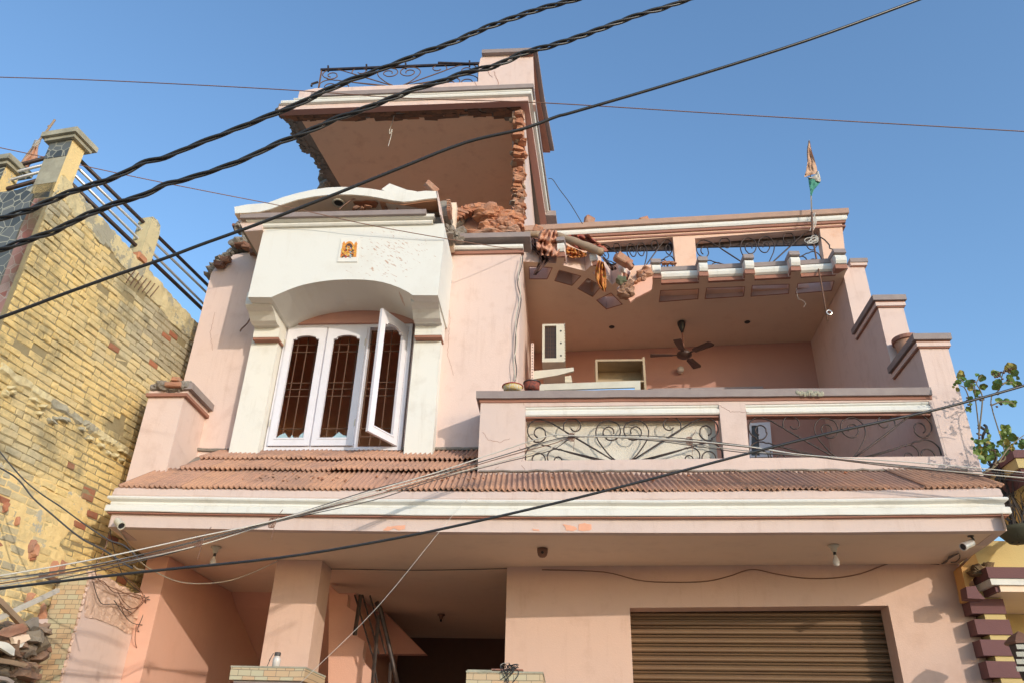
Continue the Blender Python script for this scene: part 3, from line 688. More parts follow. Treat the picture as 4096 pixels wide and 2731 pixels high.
# inner walls of the balcony room
m = MB(); m.box((-.85, 9.225, 4.1), (-.63, 12.25, 8.2)); m.build("balcony_left_wall", PINK, H)
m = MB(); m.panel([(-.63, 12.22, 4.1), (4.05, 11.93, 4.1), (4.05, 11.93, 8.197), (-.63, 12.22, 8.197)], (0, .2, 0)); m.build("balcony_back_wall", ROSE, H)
m = MB(); m.box((-.8, 8.5, 4.1), (4.05, 12.2, 4.3)); m.build("balcony_floor", CEMENT, H)

# --- right side wall that steps down towards the street
m = MB(); st = [(8.364, 4.1), (8.364, 6.18), (9.17, 6.18), (9.17, 7.22), (10.03, 7.22), (10.03, 8.42), (12.2, 8.42), (12.2, 4.1)]
m.panel([(4.05, y, z) for y, z in st], (.32, 0, 0)); fin = m.build("stepped_side_wall", PINK, H)
for y0, y1, z in ((8.364, 9.165, 6.185), (9.17, 10.025, 7.225)):
    for nm, mt, z0_, z1_, o_ in (("step_band", BROWN, -.065, -.052, .02), ("step_moulding", PINK, -.05, .0, .035), ("step_band", BROWN, .002, .02, .03), ("step_coping", COPING, .0225, .10, .065)):
        m = MB(); m.box((4.05 - o_, y0 - o_, z + z0_), (4.372 + o_ * .6, y1, z + z1_)); m.build(nm, mt, fin)
for nm, mt, z0_, z1_, o_ in (("step_band", BROWN, -.03, -.018, .02), ("step_moulding", PINK, -.016, .03, .035), ("step_coping", COPING, .032, .10, .05)):
    m = MB(); m.box((4.05 + .12, 10.03 - o_, 8.42 + z0_), (4.372 + o_, 10.5, 8.42 + z1_)); m.build(nm, mt, fin)

# --- balcony parapet with two openings
PY = 8.364
def q4(a, b, c, d, Y): return [P(p, Y=Y) for p in (a, b, c, d)]
holeL = q4((2102, 1625), (2875, 1616), (2897, 1832), (2098, 1841), PY); holeR = q4((2981, 1616), (3716, 1603), (3779, 1823), (2999, 1830), PY)
m = MB(); o_ = [Vector((-1.018, PY, 4.35)), Vector((4.048, PY, 4.35)), Vector((4.048, PY, 5.50)), Vector((-1.018, PY, 5.50))]
m.panel(o_, (0, .13, 0), [holeL, holeR]); par = m.build("balcony_parapet", PINKD, H)
m = MB(); m.box((-1.018, PY + .131, 4.35), (-.88, WY - .004, 5.50)); m.build("parapet_return", PINK, par)
for nm, mt, z0_, z1_, o_ in (("parapet_band", BROWN, 5.472, 5.51, .012), ("parapet_coping", COPING, 5.5105, 5.60, .05)):
    m = MB(); n = 30
    pr = [(-.20, z0_), (o_, z0_), (o_ + .004, z1_), (-.20, z1_)]
    pth = [Vector((-1.018, WY - .005, 0)), Vector((-1.018, PY, 0))] + [Vector((-1.018 + 5.06 * i / n, PY, rough(i * .3, .006, z0_))) for i in range(1, n + 1)]
    m.profile(pr, pth, lambda i: Vector((-1, 0, 0)) if i == 0 else (Vector((-1, -1, 0)) if i == 1 else OUTF)); m.build(nm, mt, par)
# white double mould inside the top of each opening
for hq in (holeL, holeR):
    xa, xb = hq[0].x, hq[1].x; zt0 = hq[0].z
    m = MB(); m.profile([(-.11, -.115), (.0, -.115), (.012, -.10), (.01, -.055), (-.01, -.05), (-.014, -.035), (.004, -.02), (.0, -.001), (-.11, -.001)], [(xa + .001, PY + .012, zt0), (xb - .001, PY + .012, hq[1].z)], OUTF); m.build("opening_moulding", WHITE, par)
    m = MB(); m.box((xa + .001, PY + .02, zt0 - .135), (xb - .001, PY + .12, zt0 - .117)); m.build("opening_band", BROWN, par)
m = MB(); r = random.Random(3)
for px in np.arange(3190, 3290, 9): p = P((px, 1566 + r.uniform(0, 12)), Y=PY - .052); m.rock(p, (.022, .012, .03), int(px), 1, .3)
m.build("coping_chip", CEMENT, par)

# --- wrought iron scroll panels: drawn once on the left half in a unit frame, mirrored for the right half
def sp(c, r0, r1, a0, a1, n=18):
    return [(c[0] + (r0 + (r1 - r0) * i / n) * math.cos(math.radians(a0 + (a1 - a0) * i / n)), c[1] + (r0 + (r1 - r0) * i / n) * math.sin(math.radians(a0 + (a1 - a0) * i / n))) for i in range(n + 1)]
# coordinates: x 0..755 half width, y 0 top .. 335 bottom (photo scale of the left panel)
HALF = [
    [(690, 335), (420, 165), (250, 60), (200, 30)] + sp((102, 92), 92, 80, -60, -250, 14)[1:] + sp((104, 112), 74, 62, 120, 20, 8) + sp((110, 110), 48, 36, 10, -250, 14),
    [(690, 335), (380, 145)] + sp((370, 60), 72, 62, 150, 300, 12) + sp((388, 60), 50, 34, -50, 150, 12) ,
    [(705, 335), (650, 290), (590, 210), (565, 170)] + sp((650, 110), 100, 92, 165, 300, 14) + sp((662, 105), 86, 66, -50, 110, 12) + sp((655, 110), 52, 34, 120, 380, 14),
    [(640, 335), (260, 240), (180, 212)] + sp((95, 300), 105, 92, -60, -190, 12),
    [(590, 335), (350, 268), (270, 238)] + sp((235, 300), 64, 60, -60, -215, 12),
    sp((105, 320), 55, 48, 20, -190, 12), sp((255, 328), 32, 28, 10, -190, 10)]
def scroll_panel(name, quad, mat, parent=None, rad=.008, y=None, clip=True):
    """quad: TL, TR, BR, BL corners in the world"""
    m = MB(); TL, TR, BR, BL = [Vector(p) for p in quad]
    for mir in (0, 1):
        for c in HALF:
            c2 = [(x, yy) for x, yy in c if yy <= 337]
            pts = []
            for x, yy in smoothpts([Vector((a, b, 0)) for a, b in c2], 3) and [(v.x, v.y) for v in smoothpts([Vector((a, b, 0)) for a, b in c2], 3)]:
                u = x / 1510; u = 1 - u if mir else u; v = yy / 337
                u = min(max(u, .004), .996); v = min(max(v, .0), 1)
                pts.append(TL.lerp(TR, u).lerp(BL.lerp(BR, u), v))
            m.tube(pts, rad, 6)
    return m.build(name, mat, parent, smooth=True)
def shrink(q, dy, top=.15): 
    q = [v.copy() for v in q]; q[0].z -= top; q[1].z -= top
    for v in q: v.y += dy
    return q
scroll_panel("scroll_railing", shrink(holeL, .05, .138), IRON, par); scroll_panel("scroll_railing", shrink(holeR, .05, .138), IRON, par)
m = MB(); g = [P(p, Y=PY + .16) for p in zm([(600, 560), (2075, 545), (2100, 880), (596, 880)], 1800, 1400, .5102)]
m.panel(g, (0, .008, 0)); m.build("frosted_glass_sheet", FROST, par)

# --- balcony ceiling that ends in a waffle of beams towards the street
CZ = 8.2
def Z3(l): return zm(l, 2000, 500, .7016)
def ZD(l): return zm(l, 2050, 850, .2764)
edge = ZD([(190, 712), (560, 735), (625, 738), (650, 655), (758, 662), (722, 765), (1050, 850), (1140, 770), (1236, 800), (1155, 882), (1290, 955), (1365, 960), (1440, 1052), (1520, 985), (1570, 922), (1640, 970), (1500, 1110), (1600, 1190), (1660, 1180), (1698, 1296), (2022, 1112), (2025, 962), (2152, 967)])
edge += Z3([(918, 915), (1134, 905), (1137, 868), (1186, 866), (1184, 903), (1395, 893), (1398, 856), (1450, 852), (1448, 890), (1656, 880), (1660, 840), (1713, 836), (1712, 875), (1912, 864), (1914, 858), (1978, 820), (1955, 885)])
ed3 = [P(p, Z=CZ) for p in edge]
for p in ed3: p.x = min(max(p.x, -.63), 4.05)
outer = ed3 + [Vector((4.05, 12.3, CZ)), Vector((-.63, 12.3, CZ))]
outer[0].x = -.63
holes = [ZD([(240, 785), (575, 800), (500, 965), (245, 965)]), ZD([(675, 835), (990, 920), (860, 1060), (610, 990)]), ZD([(1085, 955), (1290, 1060), (1160, 1222), (945, 1105)]), ZD([(1425, 1165), (1590, 1330), (1360, 1400), (1215, 1270)]),
         Z3([(915, 945), (1133, 935), (1128, 992), (907, 1010)]), Z3([(1178, 930), (1395, 922), (1388, 978), (1168, 992)]), Z3([(1438, 915), (1648, 908), (1645, 962), (1430, 978)]), Z3([(1698, 905), (1905, 890), (1890, 945), (1685, 962)])]
h3 = [[P(p, Z=CZ) for p in h] for h in holes]
m = MB(); m.panel(outer, (0, 0, .30), h3); slab = m.build("waffle_ceiling", [PINK, CEIL], H)
for pf in slab.data.polygons:
    if abs(pf.normal.z) > .9 and pf.center.z < CZ + .1: pf.material_index = 1
m = MB()
for h in h3[1:3]: m.panel([p + Vector((0, 0, .305)) for p in h], (0, 0, .02))
m.build("opening_cover", WOOD, slab)
for h in h3:      # dark brown line round every opening
    m = MB()
    for a_, b_ in zip(h, h[1:] + h[:1]): m.tube([a_ + Vector((0, 0, -.001)), b_ + Vector((0, 0, -.001))], .007, 4)
    m.build("dark_edge", BROWN, slab)
# beam ends: raised blocks with a rounded white nose and brown cap
def nose(px0, px1, pyb, name="beam_end", h=.30, white=True, rot=0, cap=True, gap=.0):
    a = P((px0, pyb), Z=CZ); b = P((px1, pyb), Z=CZ); w = (b - a).length; c = (a + b) / 2
    X = (b - a).normalized() if not rot else Vector((math.cos(rot), math.sin(rot), 0)); F = Vector((X.y, -X.x, 0))
    def T(x, y, z): return c + X * x - F * y + Vector((0, 0, z))
    o = None
    m = MB(); m.panel([T(-w / 2 - .003, -.004, .004), T(-w / 2 - .003, -.004, .13), T(-w / 2 - .003, .05, h - .05), T(-w / 2 - .003, .16, h - .05), T(-w / 2 - .003, .16, .004)], X * (w + .006))
    o = m.build(name, PINK, slab)
    m = MB(); pr = [(-.002, .075), (-.045, .08), (-.07, .12), (-.075, .165), (-.06, .21), (-.03, .235), (.02, .24), (.1, .24), (.1, .075)]
    m.panel([T(-w / 2 + .001, y, z) for y, z in pr], X * (w - .002)); m.build("beam_nose", WHITE, o, smooth=False)
    if cap:
        m = MB(); m.panel([T(-w / 2 - .008, -.085, .243), T(-w / 2 - .008, -.07, h + .02), T(-w / 2 - .008, .16, h + .02), T(-w / 2 - .008, .16, .243)], X * (w + .016)); m.build("beam_cap", COPING, o)
    m = MB(); m.panel([T(-w / 2 - .006, -.03, .003), T(-w / 2 - .006, -.03, .072), T(-w / 2 - .006, .1, .072), T(-w / 2 - .006, .1, .003)], X * (w + .012)); m.build("beam_foot", BROWN, o)
    return o
ends = [(868, 918, 880), (1137, 1186, 868), (1398, 1450, 855), (1660, 1713, 838), (1914, 1978, 826)]
wpts = []
for a, b, y in ends:
    (xa, ya), (xb, yb) = Z3([(a, y), (b, y)]); nose(xa, xb, ya); wpts.append((xa, xb, ya))
for i in range(4):
    a = P(Z3([(ends[i][1], 912 - i * 12)])[0], Z=CZ); b = P(Z3([(ends[i + 1][0], 903 - i * 13)])[0], Z=CZ)
    a.y -= .02; b.y -= .02; a.x += .004; b.x -= .004
    X = (b - a).normalized(); F = Vector((X.y, -X.x, 0))
    pr = [(-.03, .003), (.02, .003), (.02, .06), (-.03, .06)]
    m = MB(); m.profile(pr, [a, b], F); m.build("eave_foot", BROWN, slab)
    pr = [(-.03, .062), (.03, .064), (.062, .085), (.075, .13), (.066, .175), (.03, .2), (-.03, .2)]
    m = MB(); m.profile(pr, [a, b], F); m.build("eave_roll", WHITE, slab)
    m = MB(); m.profile([(-.10, .202), (.05, .202), (.055, .27), (-.10, .28)], [a, b], F); m.build("eave_cap", COPING, slab)
for (a, b, rot, cap) in (((655, 655), (755, 660), -.12, True), ((1140, 770), (1236, 800), -.38, True), ((1570, 925), (1650, 985), -.62, False)):
    (xa, ya), (xb, yb) = ZD([a, b]); o = nose(xa, xb, (ya + yb) / 2, rot=rot, cap=cap)
# broken parapet stub and bricks between the beams
m = MB(); br = [P(p, Y=9.9) for p in ZD([(1700, 1285), (1640, 1180), (1720, 1000), (1680, 960), (1755, 770), (1920, 765), (2008, 755), (2010, 900), (1850, 980), (2012, 905), (2024, 1110)])]
q = [P(p, Y=9.86) for p in ZD([(1735, 775), (1925, 762), (2010, 757), (2012, 900), (1905, 935), (1830, 985), (1795, 1005), (1740, 1045), (1690, 1075), (1660, 1000), (1700, 900)])]
m.panel(q, (0, .1, 0)); m.build("broken_eave_face", DUSTP, slab)
m = MB(); m.panel([P(p, Y=9.8) for p in jag(ZD([(1730, 1060), (1850, 980), (2012, 900), (2018, 960), (2024, 1108), (1700, 1290), (1660, 1195)]), 2, 18, 7, True)], (0, .05, 0)); m.build("broken_beam_side", SALMON, slab)
m = MB(); r = random.Random(31)
for i, (x, y, s_) in enumerate([(1850, 890, .06), (1900, 930, .05), (1950, 880, .08), (1930, 830, .06), (1880, 960, .05), (1820, 990, .035), (1990, 900, .04), (1780, 1020, .03)]):
    m.rock(P(ZD([(x, y)])[0], Y=9.8), (s_, .06, s_ * .8), i + 80, 2, .3)
m.build("broken_brick_cluster", RBRICK, slab)
m = MB()
for i, (x, y, s_) in enumerate([(1640, 1080, .08), (1600, 1130, .07), (1660, 1150, .09), (1570, 1180, .06), (1690, 1040, .06), (1620, 1195, .07), (1710, 1100, .05)]):
    m.rock(P(ZD([(x, y)])[0], Y=9.78), (s_, .07, s_ * .85), i + 150, 2, .4)
m.build("hanging_masonry", brickmat("dusty_brown_masonry", [(0, (.26, .14, .09)), (1, (.42, .24, .15))]), slab)
m = MB(); m.rock(P(ZD([(1570, 985)])[0], Y=9.75), (.07, .05, .06), 171, 2, .4); m.build("green_rag", clothm("green_rag_cloth", (.10, .12, .07), (.2, .2, .13), 14), slab)

# --- upper terrace parapet
TY = 10.4
hl = q4(*Z3([(560, 672), (985, 640), (1003, 800), (600, 830)]), TY); hr = q4(*Z3([(1111, 648), (1822, 592), (1845, 790), (1125, 840)]), TY)
hl0, hr0 = [v.copy() for v in hl], [v.copy() for v in hr]
for h in (hl, hr): h[2].z = h[3].z = 8.36
o_ = [P(p, Y=TY) for p in Z3([(215, 616), (1945, 520), (1968, 735), (1975, 900), (180, 1000)])]
m = MB(); o_[-1].z = o_[-2].z = 8.28; m.panel(o_, (0, .16, 0), [hl, hr]); tp_ = m.build("terrace_parapet", DUSTP, H)
a = P(Z3([(120, 622)])[0], Y=TY); b = P(Z3([(1948, 522)])[0], Y=TY)
def tcorn(name, prof, mat):
    pth = [a.lerp(b, i / 16) + Vector((0, 0, rough(i * .6, .005, prof[0][1]))) for i in range(17)] + [b + Vector((0, .5, 0))]
    m = MB(); m.profile(prof, pth, lambda i: Vector((1, 0, 0)) if i == 17 else (Vector((1, -1, 0)) if i == 16 else OUTF)); m.build(name, mat, tp_)
tcorn("terrace_coping", [(-.22, 0), (.09, 0), (.095, .09), (-.22, .09)], simple("dusty_orange_coping", (.46, .29, .21), .85, var=.6, dirt=(.25, .19, .17)))
tcorn("terrace_moulding", [(-.01, -.10), (.045, -.10), (.06, -.07), (.055, -.02), (.03, -.002), (-.01, -.002)], WHITE)
tcorn("terrace_band", [(-.01, -.145), (.03, -.145), (.03, -.102), (-.01, -.102)], BROWN)
tcorn("terrace_band", [(-.01, -.215), (.02, -.215), (.02, -.185), (-.01, -.185)], BROWN)
for h in (hl0, hr0):
    q = shrink(h, .06, .0); scroll_panel("scroll_railing", q, IRON, tp_, rad=.009)
    m = MB(); m.box((h[0].x + .01, TY + .165, h[0].z - .05), (h[1].x, TY + .20, h[1].z - .0)); m.build("top_rail", IRON, tp_)
m = MB(); m.tube([P(p, Y=TY - .003) for p in Z3([(1825, 640), (1850, 655), (1862, 668), (1878, 685), (1880, 705), (1905, 712)])], .009, 5); m.build("wall_crack", BLACK, tp_)

# --- top storey: cantilevered roof slab over the blown-out room
RZ = 11.5
def ZT(l): return zm(l, 1080, 330, .4464)
lft = ZT([(68, 246), (105, 290), (150, 335), (185, 400), (200, 455), (262, 530), (280, 590), (330, 615), (372, 640), (410, 715), (440, 760), (475, 822)])
le = [P(p, Z=RZ) for p in jag(lft, 3, 14, 4)]
bl_ = Vector((le[-1].x + .3, 13.6, RZ)); 
rf = Vector((-.606, 9.52, RZ)); rb = Vector((-.36, 13.4, RZ))
outer = le + [Vector((-4.0, 13.6, RZ)), Vector((-.36, 13.6, RZ)), rf]
m = MB(); m.panel(outer, (0, 0, .14)); rs = m.build("roof_slab", MORTAR, H)
ce = [P(p, Z=RZ - .012) for p in jag(ZT([(285, 348), (330, 420), (390, 520), (480, 670), (566, 822)]), 1.0, 30, 2)] + [Vector((-4.0, 13.5, RZ - .012)), Vector((-.92, 13.5, RZ - .012))] + [P(p, Z=RZ - .012) for p in ZT([(2215, 500), (2205, 400), (2160, 350), (2110, 350), (2080, 300)])]
ce += [P(p, Z=RZ - .012) for p in jag(ZT([(2080, 300), (2030, 330), (1980, 296), (1850, 300), (1760, 305), (1600, 322), (1560, 300), (1400, 312), (1200, 308), (1000, 322), (900, 325), (600, 330), (430, 342), (285, 348)]), 1.5, 18, 9)]
m = MB(); m.panel(ce, (0, 0, .0115)); m.build("top_room_ceiling", TOPC, rs)
# brick and mortar scar under the slab front and left
m = MB(); r = random.Random(12)
for i in range(150):
    u = r.random(); x = 120 + 2150 * u; y0_, y1_ = 285 - 62 * u, 338 - 30 * u
    p = P(ZT([(x, r.uniform(y0_, y1_))])[0], Z=RZ - .005); m.brick(p, (r.uniform(.1, .24), r.uniform(.05, .1), .03), Matrix.Rotation(r.uniform(-.1, .1), 3, 'Z'), rough=.3)
m.build("brick_scar", brickmat("dark_brick_scar", [(0, (.16, .09, .06)), (.5, (.22, .12, .07)), (1, (.32, .15, .08))]), rs)
m = MB()
for i in range(90):
    t = r.random(); k = int(t * (len(lft) - 1)); f_2 = t * (len(lft) - 1) - k; q = Vector(lft[k]).lerp(Vector(lft[min(k + 1, len(lft) - 1)]), f_2) + Vector((r.uniform(0, 32), r.uniform(-5, 12)))
    if i % 3 == 0: q = Vector(lft[k]).lerp(Vector(lft[min(k + 1, len(lft) - 1)]), f_2)
    m.rock(P(q * 1, Z=RZ - .005) if False else P((q.x * 1, q.y * 1), Z=RZ - .01), (r.uniform(.02, .055), r.uniform(.02, .055), .018), i + 300, 1, .3)
m.build("mortar_scar", MORTAR, rs)
# fascia of the roof slab with mouldings along the front and the right side
c0 = P((1114, 436), Y=9.52); c1 = Vector((-.606, 9.52, P((2113, 398), Y=9.52).z)); c2 = Vector((-.36, 13.4, 11.52))
def rcorn(name, prof, mat, x0=0., wob=.004):
    st_ = c0.lerp(c1, x0); pth = [st_.lerp(c1, i / 20) + Vector((0, 0, rough(i * .5, wob, prof[0][1]))) for i in range(21)] + [c1.lerp(c2, t) for t in (.25, .5, .75, 1)]
    m = MB(); m.profile(prof, pth, lambda i: OUTF if i < 20 else (Vector((1, -1, 0)) if i == 20 else Vector((1, .06, 0)))); m.build(name, mat, rs)
m = MB(); rcorn("roof_fascia", [(-.10, -.03), (.0, -.03), (.0, .062), (-.1, .062)], PINK)
rcorn("roof_soffit_band", [(-.13, -.032), (-.0, -.032), (-.0, -.0305), (-.13, -.0305)], ROSE)
rcorn("roof_moulding", [(-.1, .0635), (.02, .0635), (.05, .075), (.06, .105), (.05, .135), (.02, .145), (-.1, .145)], WHITE, .01, .006)
rcorn("roof_moulding_upper", [(-.1, .1465), (.05, .1465), (.06, .165), (.05, .18), (-.1, .18)], WHITE, .06, .004)
rcorn("roof_coping", [(-.3, .1815), (.085, .1815), (.09, .262), (-.3, .262)], COPING, .13, .006)
# roof parapet and tall corner pier
def Z2(l): return zm(l, 1000, 150, .574)
q = [P(p, Y=9.72) for p in Z2([(335, 420), (345, 378), (450, 357), (1000, 335), (1590, 310), (1593, 210), (1605, 150), (1625, 128), (1972, 120), (1985, 400), (1990, 470), (335, 500)])]
m = MB(); m.panel(q, (0, .16, 0)); rp = m.build("roof_parapet", PINK, rs)
pzt = P(Z2([(1800, 128)])[0], Y=9.72).z
m = MB(); pl_ = P(Z2([(1618, 130)])[0], Y=9.72); m.box((pl_.x, 9.64, pzt), (-.56, 9.95, pzt + .085)); m.build("pier_coping", COPING, rp)
m = MB(); m.panel([(-.62, 9.72 + .162, 11.66), (-.62, 9.882, pzt), (-.46, 12.2, pzt), (-.40, 13.0, 11.66)], (-.14, 0, 0)); m.build("side_parapet", PINK, rp)
for nm, mt, z0_, z1_, o_ in (("side_band", BROWN, -.05, -.005, .05), ("side_coping", COPING, -.003, .08, .13)):
    m = MB(); m.profile([(-.2, z0_), (o_, z0_), (o_, z1_), (-.2, z1_)], [(-.60, 9.66, pzt + .001), (-.52, 10.7, pzt - .0), (-.36, 12.15, pzt + .0)], Vector((1, .06, 0))); m.build(nm, mt, rp)
# rear lower cornice pieces seen past the tower's side
m = MB(); m.profile([(-.1, .3), (.12, .3), (.12, .42), (-.1, .42)], [(-.33, 12.6, 11.2), (-.16, 15.5, 11.2)], Vector((1, .06, 0))); m.build("rear_coping", COPING, rp)
# remains of the right-hand brick wall under the slab, toothed broken end
m = MB(); m.panel([(-.68, 9.98, 8.3), (-.68, 9.98, 9.3), (-.68, 10.3, 9.9), (-.68, 10.35, 10.6), (-.68, 10.0, 11.0), (-.68, 9.75, 11.495), (-.62, 13.4, 11.495), (-.62, 13.4, 8.3)], (-.21, 0, 0)); rw = m.build("top_side_wall", PINK, H)
m = MB(); r = random.Random(17); z = 8.36; k = 0
prof_ = [(8.3, 9.90), (9.3, 9.94), (9.5, 10.05), (9.9, 10.16), (10.6, 10.22), (10.8, 10.1), (11.0, 9.94), (11.5, 9.70)]
def yat(z):
    for (z0_, y0_), (z1_, y1_) in zip(prof_, prof_[1:]):
        if z0_ <= z <= z1_: return y0_ + (y1_ - y0_) * (z - z0_) / (z1_ - z0_)
    return 9.9
while z < 11.42:
    y = yat(z) - .02; big = (r.random() < .5)
    m.brick((-.785 + r.uniform(-.02, .02), y + r.uniform(-.06, .10), z), (r.uniform(.13, .18), .18, r.uniform(.06, .078)), Matrix.Rotation(r.uniform(-.25, .25), 3, 'Z') @ Matrix.Rotation(r.uniform(-.08, .08), 3, 'Y'), rough=.34, seed=k)
    if big: m.brick((-.73 + r.uniform(-.03, .03), y - .06, z), (.11, .12, .07), Matrix.Rotation(r.uniform(-.5, .5), 3, 'Z') @ Matrix.Rotation(r.uniform(-.3, .3), 3, 'Y'), rough=.4, seed=k + 500)
    z += .086; k += 1
m.build("broken_wall_end", RBRICK, rw)
m = MB()
for i in range(34):
    z = r.uniform(8.35, 11.4); m.rock((-.80 + r.uniform(-.09, .09), yat(z) + r.uniform(-.07, .02), z), (.05, .06, .022), i + 700, 1, .4)
m.build("joint_mortar", simple("pale_joint_mortar", (.42, .30, .21), .98, bmp=.8), rw)
m = MB(); m.box((-4.6, 13.4, 8.2), (-.4, 13.6, 11.495)); m.build("top_back_wall", SALMON, rs)
m = MB(); m.box((-4.9, 9.3, 8.13), (-.9, 13.4, 8.24)); m.build("top_room_floor", simple("dusty_floor", (.62, .36, .22), .95), H)
m = MB(); m.panel([P(p, Y=11.6) for p in ZT([(566, 825), (640, 930), (600, 1000), (520, 960), (545, 900)])], (0, 1.8, 0)); m.build("top_left_wall_stub", PINK, rs)
m = MB()
for i, (x, y) in enumerate([(490, 840), (510, 870), (520, 910), (500, 940), (540, 850), (480, 960)]): m.rock(P(ZT([(x, y)])[0], Y=11.5), (.10, .12, .09), i + 400, 2, .3)
m.build("broken_column_stub", MORTAR, rs)
# roof top iron railing
tr = [P(p, Y=9.95) for p in Z2([(500, 228), (1592, 184), (1592, 318), (478, 352)])]
rr = thing("roof_railing", "rusty scroll railing with a bent end along the top of the roof slab", "railing", tuple(tr[3]))
scroll_panel("scroll_panel", tr, RUST, rr, rad=.010)
m = MB(); 
def bar(m, a, b, w): m.tube([a, b], w, 4)
bar(m, tr[0] + Vector((-.02, 0, .0)), tr[1] + Vector((.02, 0, 0)), .028); bar(m, P(Z2([(1310, 178)])[0], Y=9.93), P(Z2([(1590, 186)])[0], Y=9.93), .02); m.build("top_rail", IRON, rr)
m = MB(); bar(m, tr[0], tr[3], .016); bar(m, tr[1], tr[2], .016); m.build("post", RUST, rr)
m = MB(); m.tube([P(p, Y=9.95) for p in Z2([(428, 342), (432, 325), (475, 312)])], .022, 5)
for x in (545, 812, 1085, 1530): m.tube([P(p, Y=9.95) for p in Z2([(x, 200 - (x - 545) * .035), (x, 240 - (x - 545) * .035)])], .02, 4)
m.build("bent_stub", IRON, rr)
# ================================================================ THINGS ON THE HOUSE
# ceiling fan
fc = P((2725, 1288), Z=CZ)
simple("dark_fan_brown", (.07, .035, .025), .5); fan = thing("ceiling_fan", "brown four bladed ceiling fan hanging in the open balcony room", "ceiling fan", tuple(fc))
m = MB(); m.lathe([(.01, 0), (.062, -.005), (.066, -.03), (.06, -.07), (.035, -.15), (.02, -.2)], fc); m.build("canopy_cup", BLACK, fan, smooth=True)
m = MB(); m.tube([fc + Vector((0, 0, -.15)), fc + Vector((.0, 0, -.52))], .013, 8); m.build("rod", BROWN, fan, smooth=True)
hb = fc + Vector((0, 0, -.60)); m = MB(); m.lathe([(.02, .1), (.05, .09), (.09, .045), (.115, .03), (.12, .0), (.115, -.02), (.075, -.04), (.06, -.055), (.01, -.058)], hb, n=28); m.build("motor", MATS["dark_fan_brown"], fan, smooth=True)
for k, (px, py) in enumerate([(2628, 1422), (2836, 1378), (2772, 1452), (2706, 1352)]):
    t = P((px, py), Z=hb.z); d = (t - hb); d.z = 0; d.normalize(); s_ = Vector((-d.y, d.x, 0)); m = MB()
    up = Vector((0, 0, 1)); w = .068
    m.panel([hb + d * .10 - s_ * .02, hb + d * .17 - s_ * .02, hb + d * .19 - s_ * w * .8 + up * .01, hb + d * .5 - s_ * w - up * -.012, hb + d * .53 - s_ * w * .7, hb + d * .53 + s_ * w * .8 - up * .0, hb + d * .5 + s_ * w - up * .012, hb + d * .19 + s_ * w * .7 - up * .01, hb + d * .17 + s_ * .02, hb + d * .10 + s_ * .02], (0, 0, .005))
    m.build("blade", MATS["dark_fan_brown"], fan)
# small round ceiling holes
for nm, p_, l in (("ceiling_lamp", (2447, 1308), "small black round lamp socket in the balcony ceiling left of the fan"), ("ceiling_lamp", (2989, 1288), "small black round lamp socket in the balcony ceiling right of the fan")):
    c = P(p_, Z=CZ - .004); m = MB(); m.lathe([(.01, -.012), (.038, -.012), (.046, -.004), (.046, .0)], c, n=20); o = m.build(nm, BLACK, smooth=False); tag(o, l, "lamp", "round lamps in the balcony ceiling")
# bulbs in holders
def bulb(p, Z, label, dropl=.2, hold=OFFW, glass=True, r=.034, shadow=True):
    c = P(p, Z=Z) if not isinstance(p, Vector) else p
    t = thing("light_bulb", label, "light bulb", tuple(c), "bare bulbs and holders under the house ceilings")
    m = MB(); m.lathe([(.0, 0), (.058, -.001), (.06, -.012), (.035, -.03), (.03, -.055), (.022, -.075), (.0, -.075)], c); m.build("holder", hold, t, smooth=True)
    m = MB(); m.lathe([(.014, -.07), (.016, -.10), (.012, -.11)], c); m.build("cap", BLACK, t, smooth=True)
    if glass: m = MB(); m.lathe([(.012, -.10), (.018, -.12), (r, -.165), (r * 1.05, -.185), (r * .8, -.212), (0, -.222)], c); m.build("glass", BULBM, t, smooth=True)
    return t
bulb((865, 2185), 3.897, "bare bulb in a dusty holder under the ledge at the left, near the porch column")
bulb((3333, 2178), 3.897, "bare bulb in a holder under the ledge above the roller shutter")
bulb((1765, 2455), 3.895, "empty bulb holder on the dark passage ceiling", hold=COPPERW, glass=False)
# dome fitting
c = P((2170, 2192), Z=3.896); t = thing("dome_camera", "small brown dome fitting under the middle of the ledge", "camera", tuple(c))
m = MB(); m.lathe([(0, 0), (.06, -.001), (.058, -.04), (.05, -.075), (.03, -.095), (0, -.1)], c); m.build("housing", COPPERW, t, smooth=True); m = MB(); m.lathe([(0, .0), (.016, 0), (.014, .004), (0, .004)], c + Vector((0, -.055, -.055)), (0, -1, 0)); m.build("lens", BLACK, t)
# bullet cameras
def bullet(base, tip, r, label, body=OFFW):
    base = Vector(base); tip = Vector(tip); a = (tip - base).normalized(); L = (tip - base).length
    t = thing("security_camera", label, "camera", tuple(base), "security cameras under the ledge")
    m = MB(); m.lathe([(0, 0), (r * .9, .0), (r, .01), (r, L * .8), (r * 1.12, L * .82), (r * 1.12, L), (r * .9, L), (r * .9, L - .01)], base, a); m.build("body", body, t, smooth=False)
    m = MB(); m.lathe([(0, L - .012), (r * .88, L - .012), (r * .88, L - .008), (0, L - .008)], base, a); m.build("lens", BLACK, t)
    return t
b0 = P((468, 2080), Y=7.93); t = bullet(b0, b0 + Vector((.10, -.06, -.075)), .037, "white and black bullet camera fixed on the left end of the fascia")
m = MB(); m.tube([b0, b0 + Vector((-.01, .08, .02))], .012, 6); m.build("bracket", BLACK, t)
b0 = P((3889, 2168), Z=3.83); t = bullet(b0, b0 + Vector((-.13, -.06, -.06)), .036, "silver bullet camera hanging under the right end of the ledge", body=STEEL)
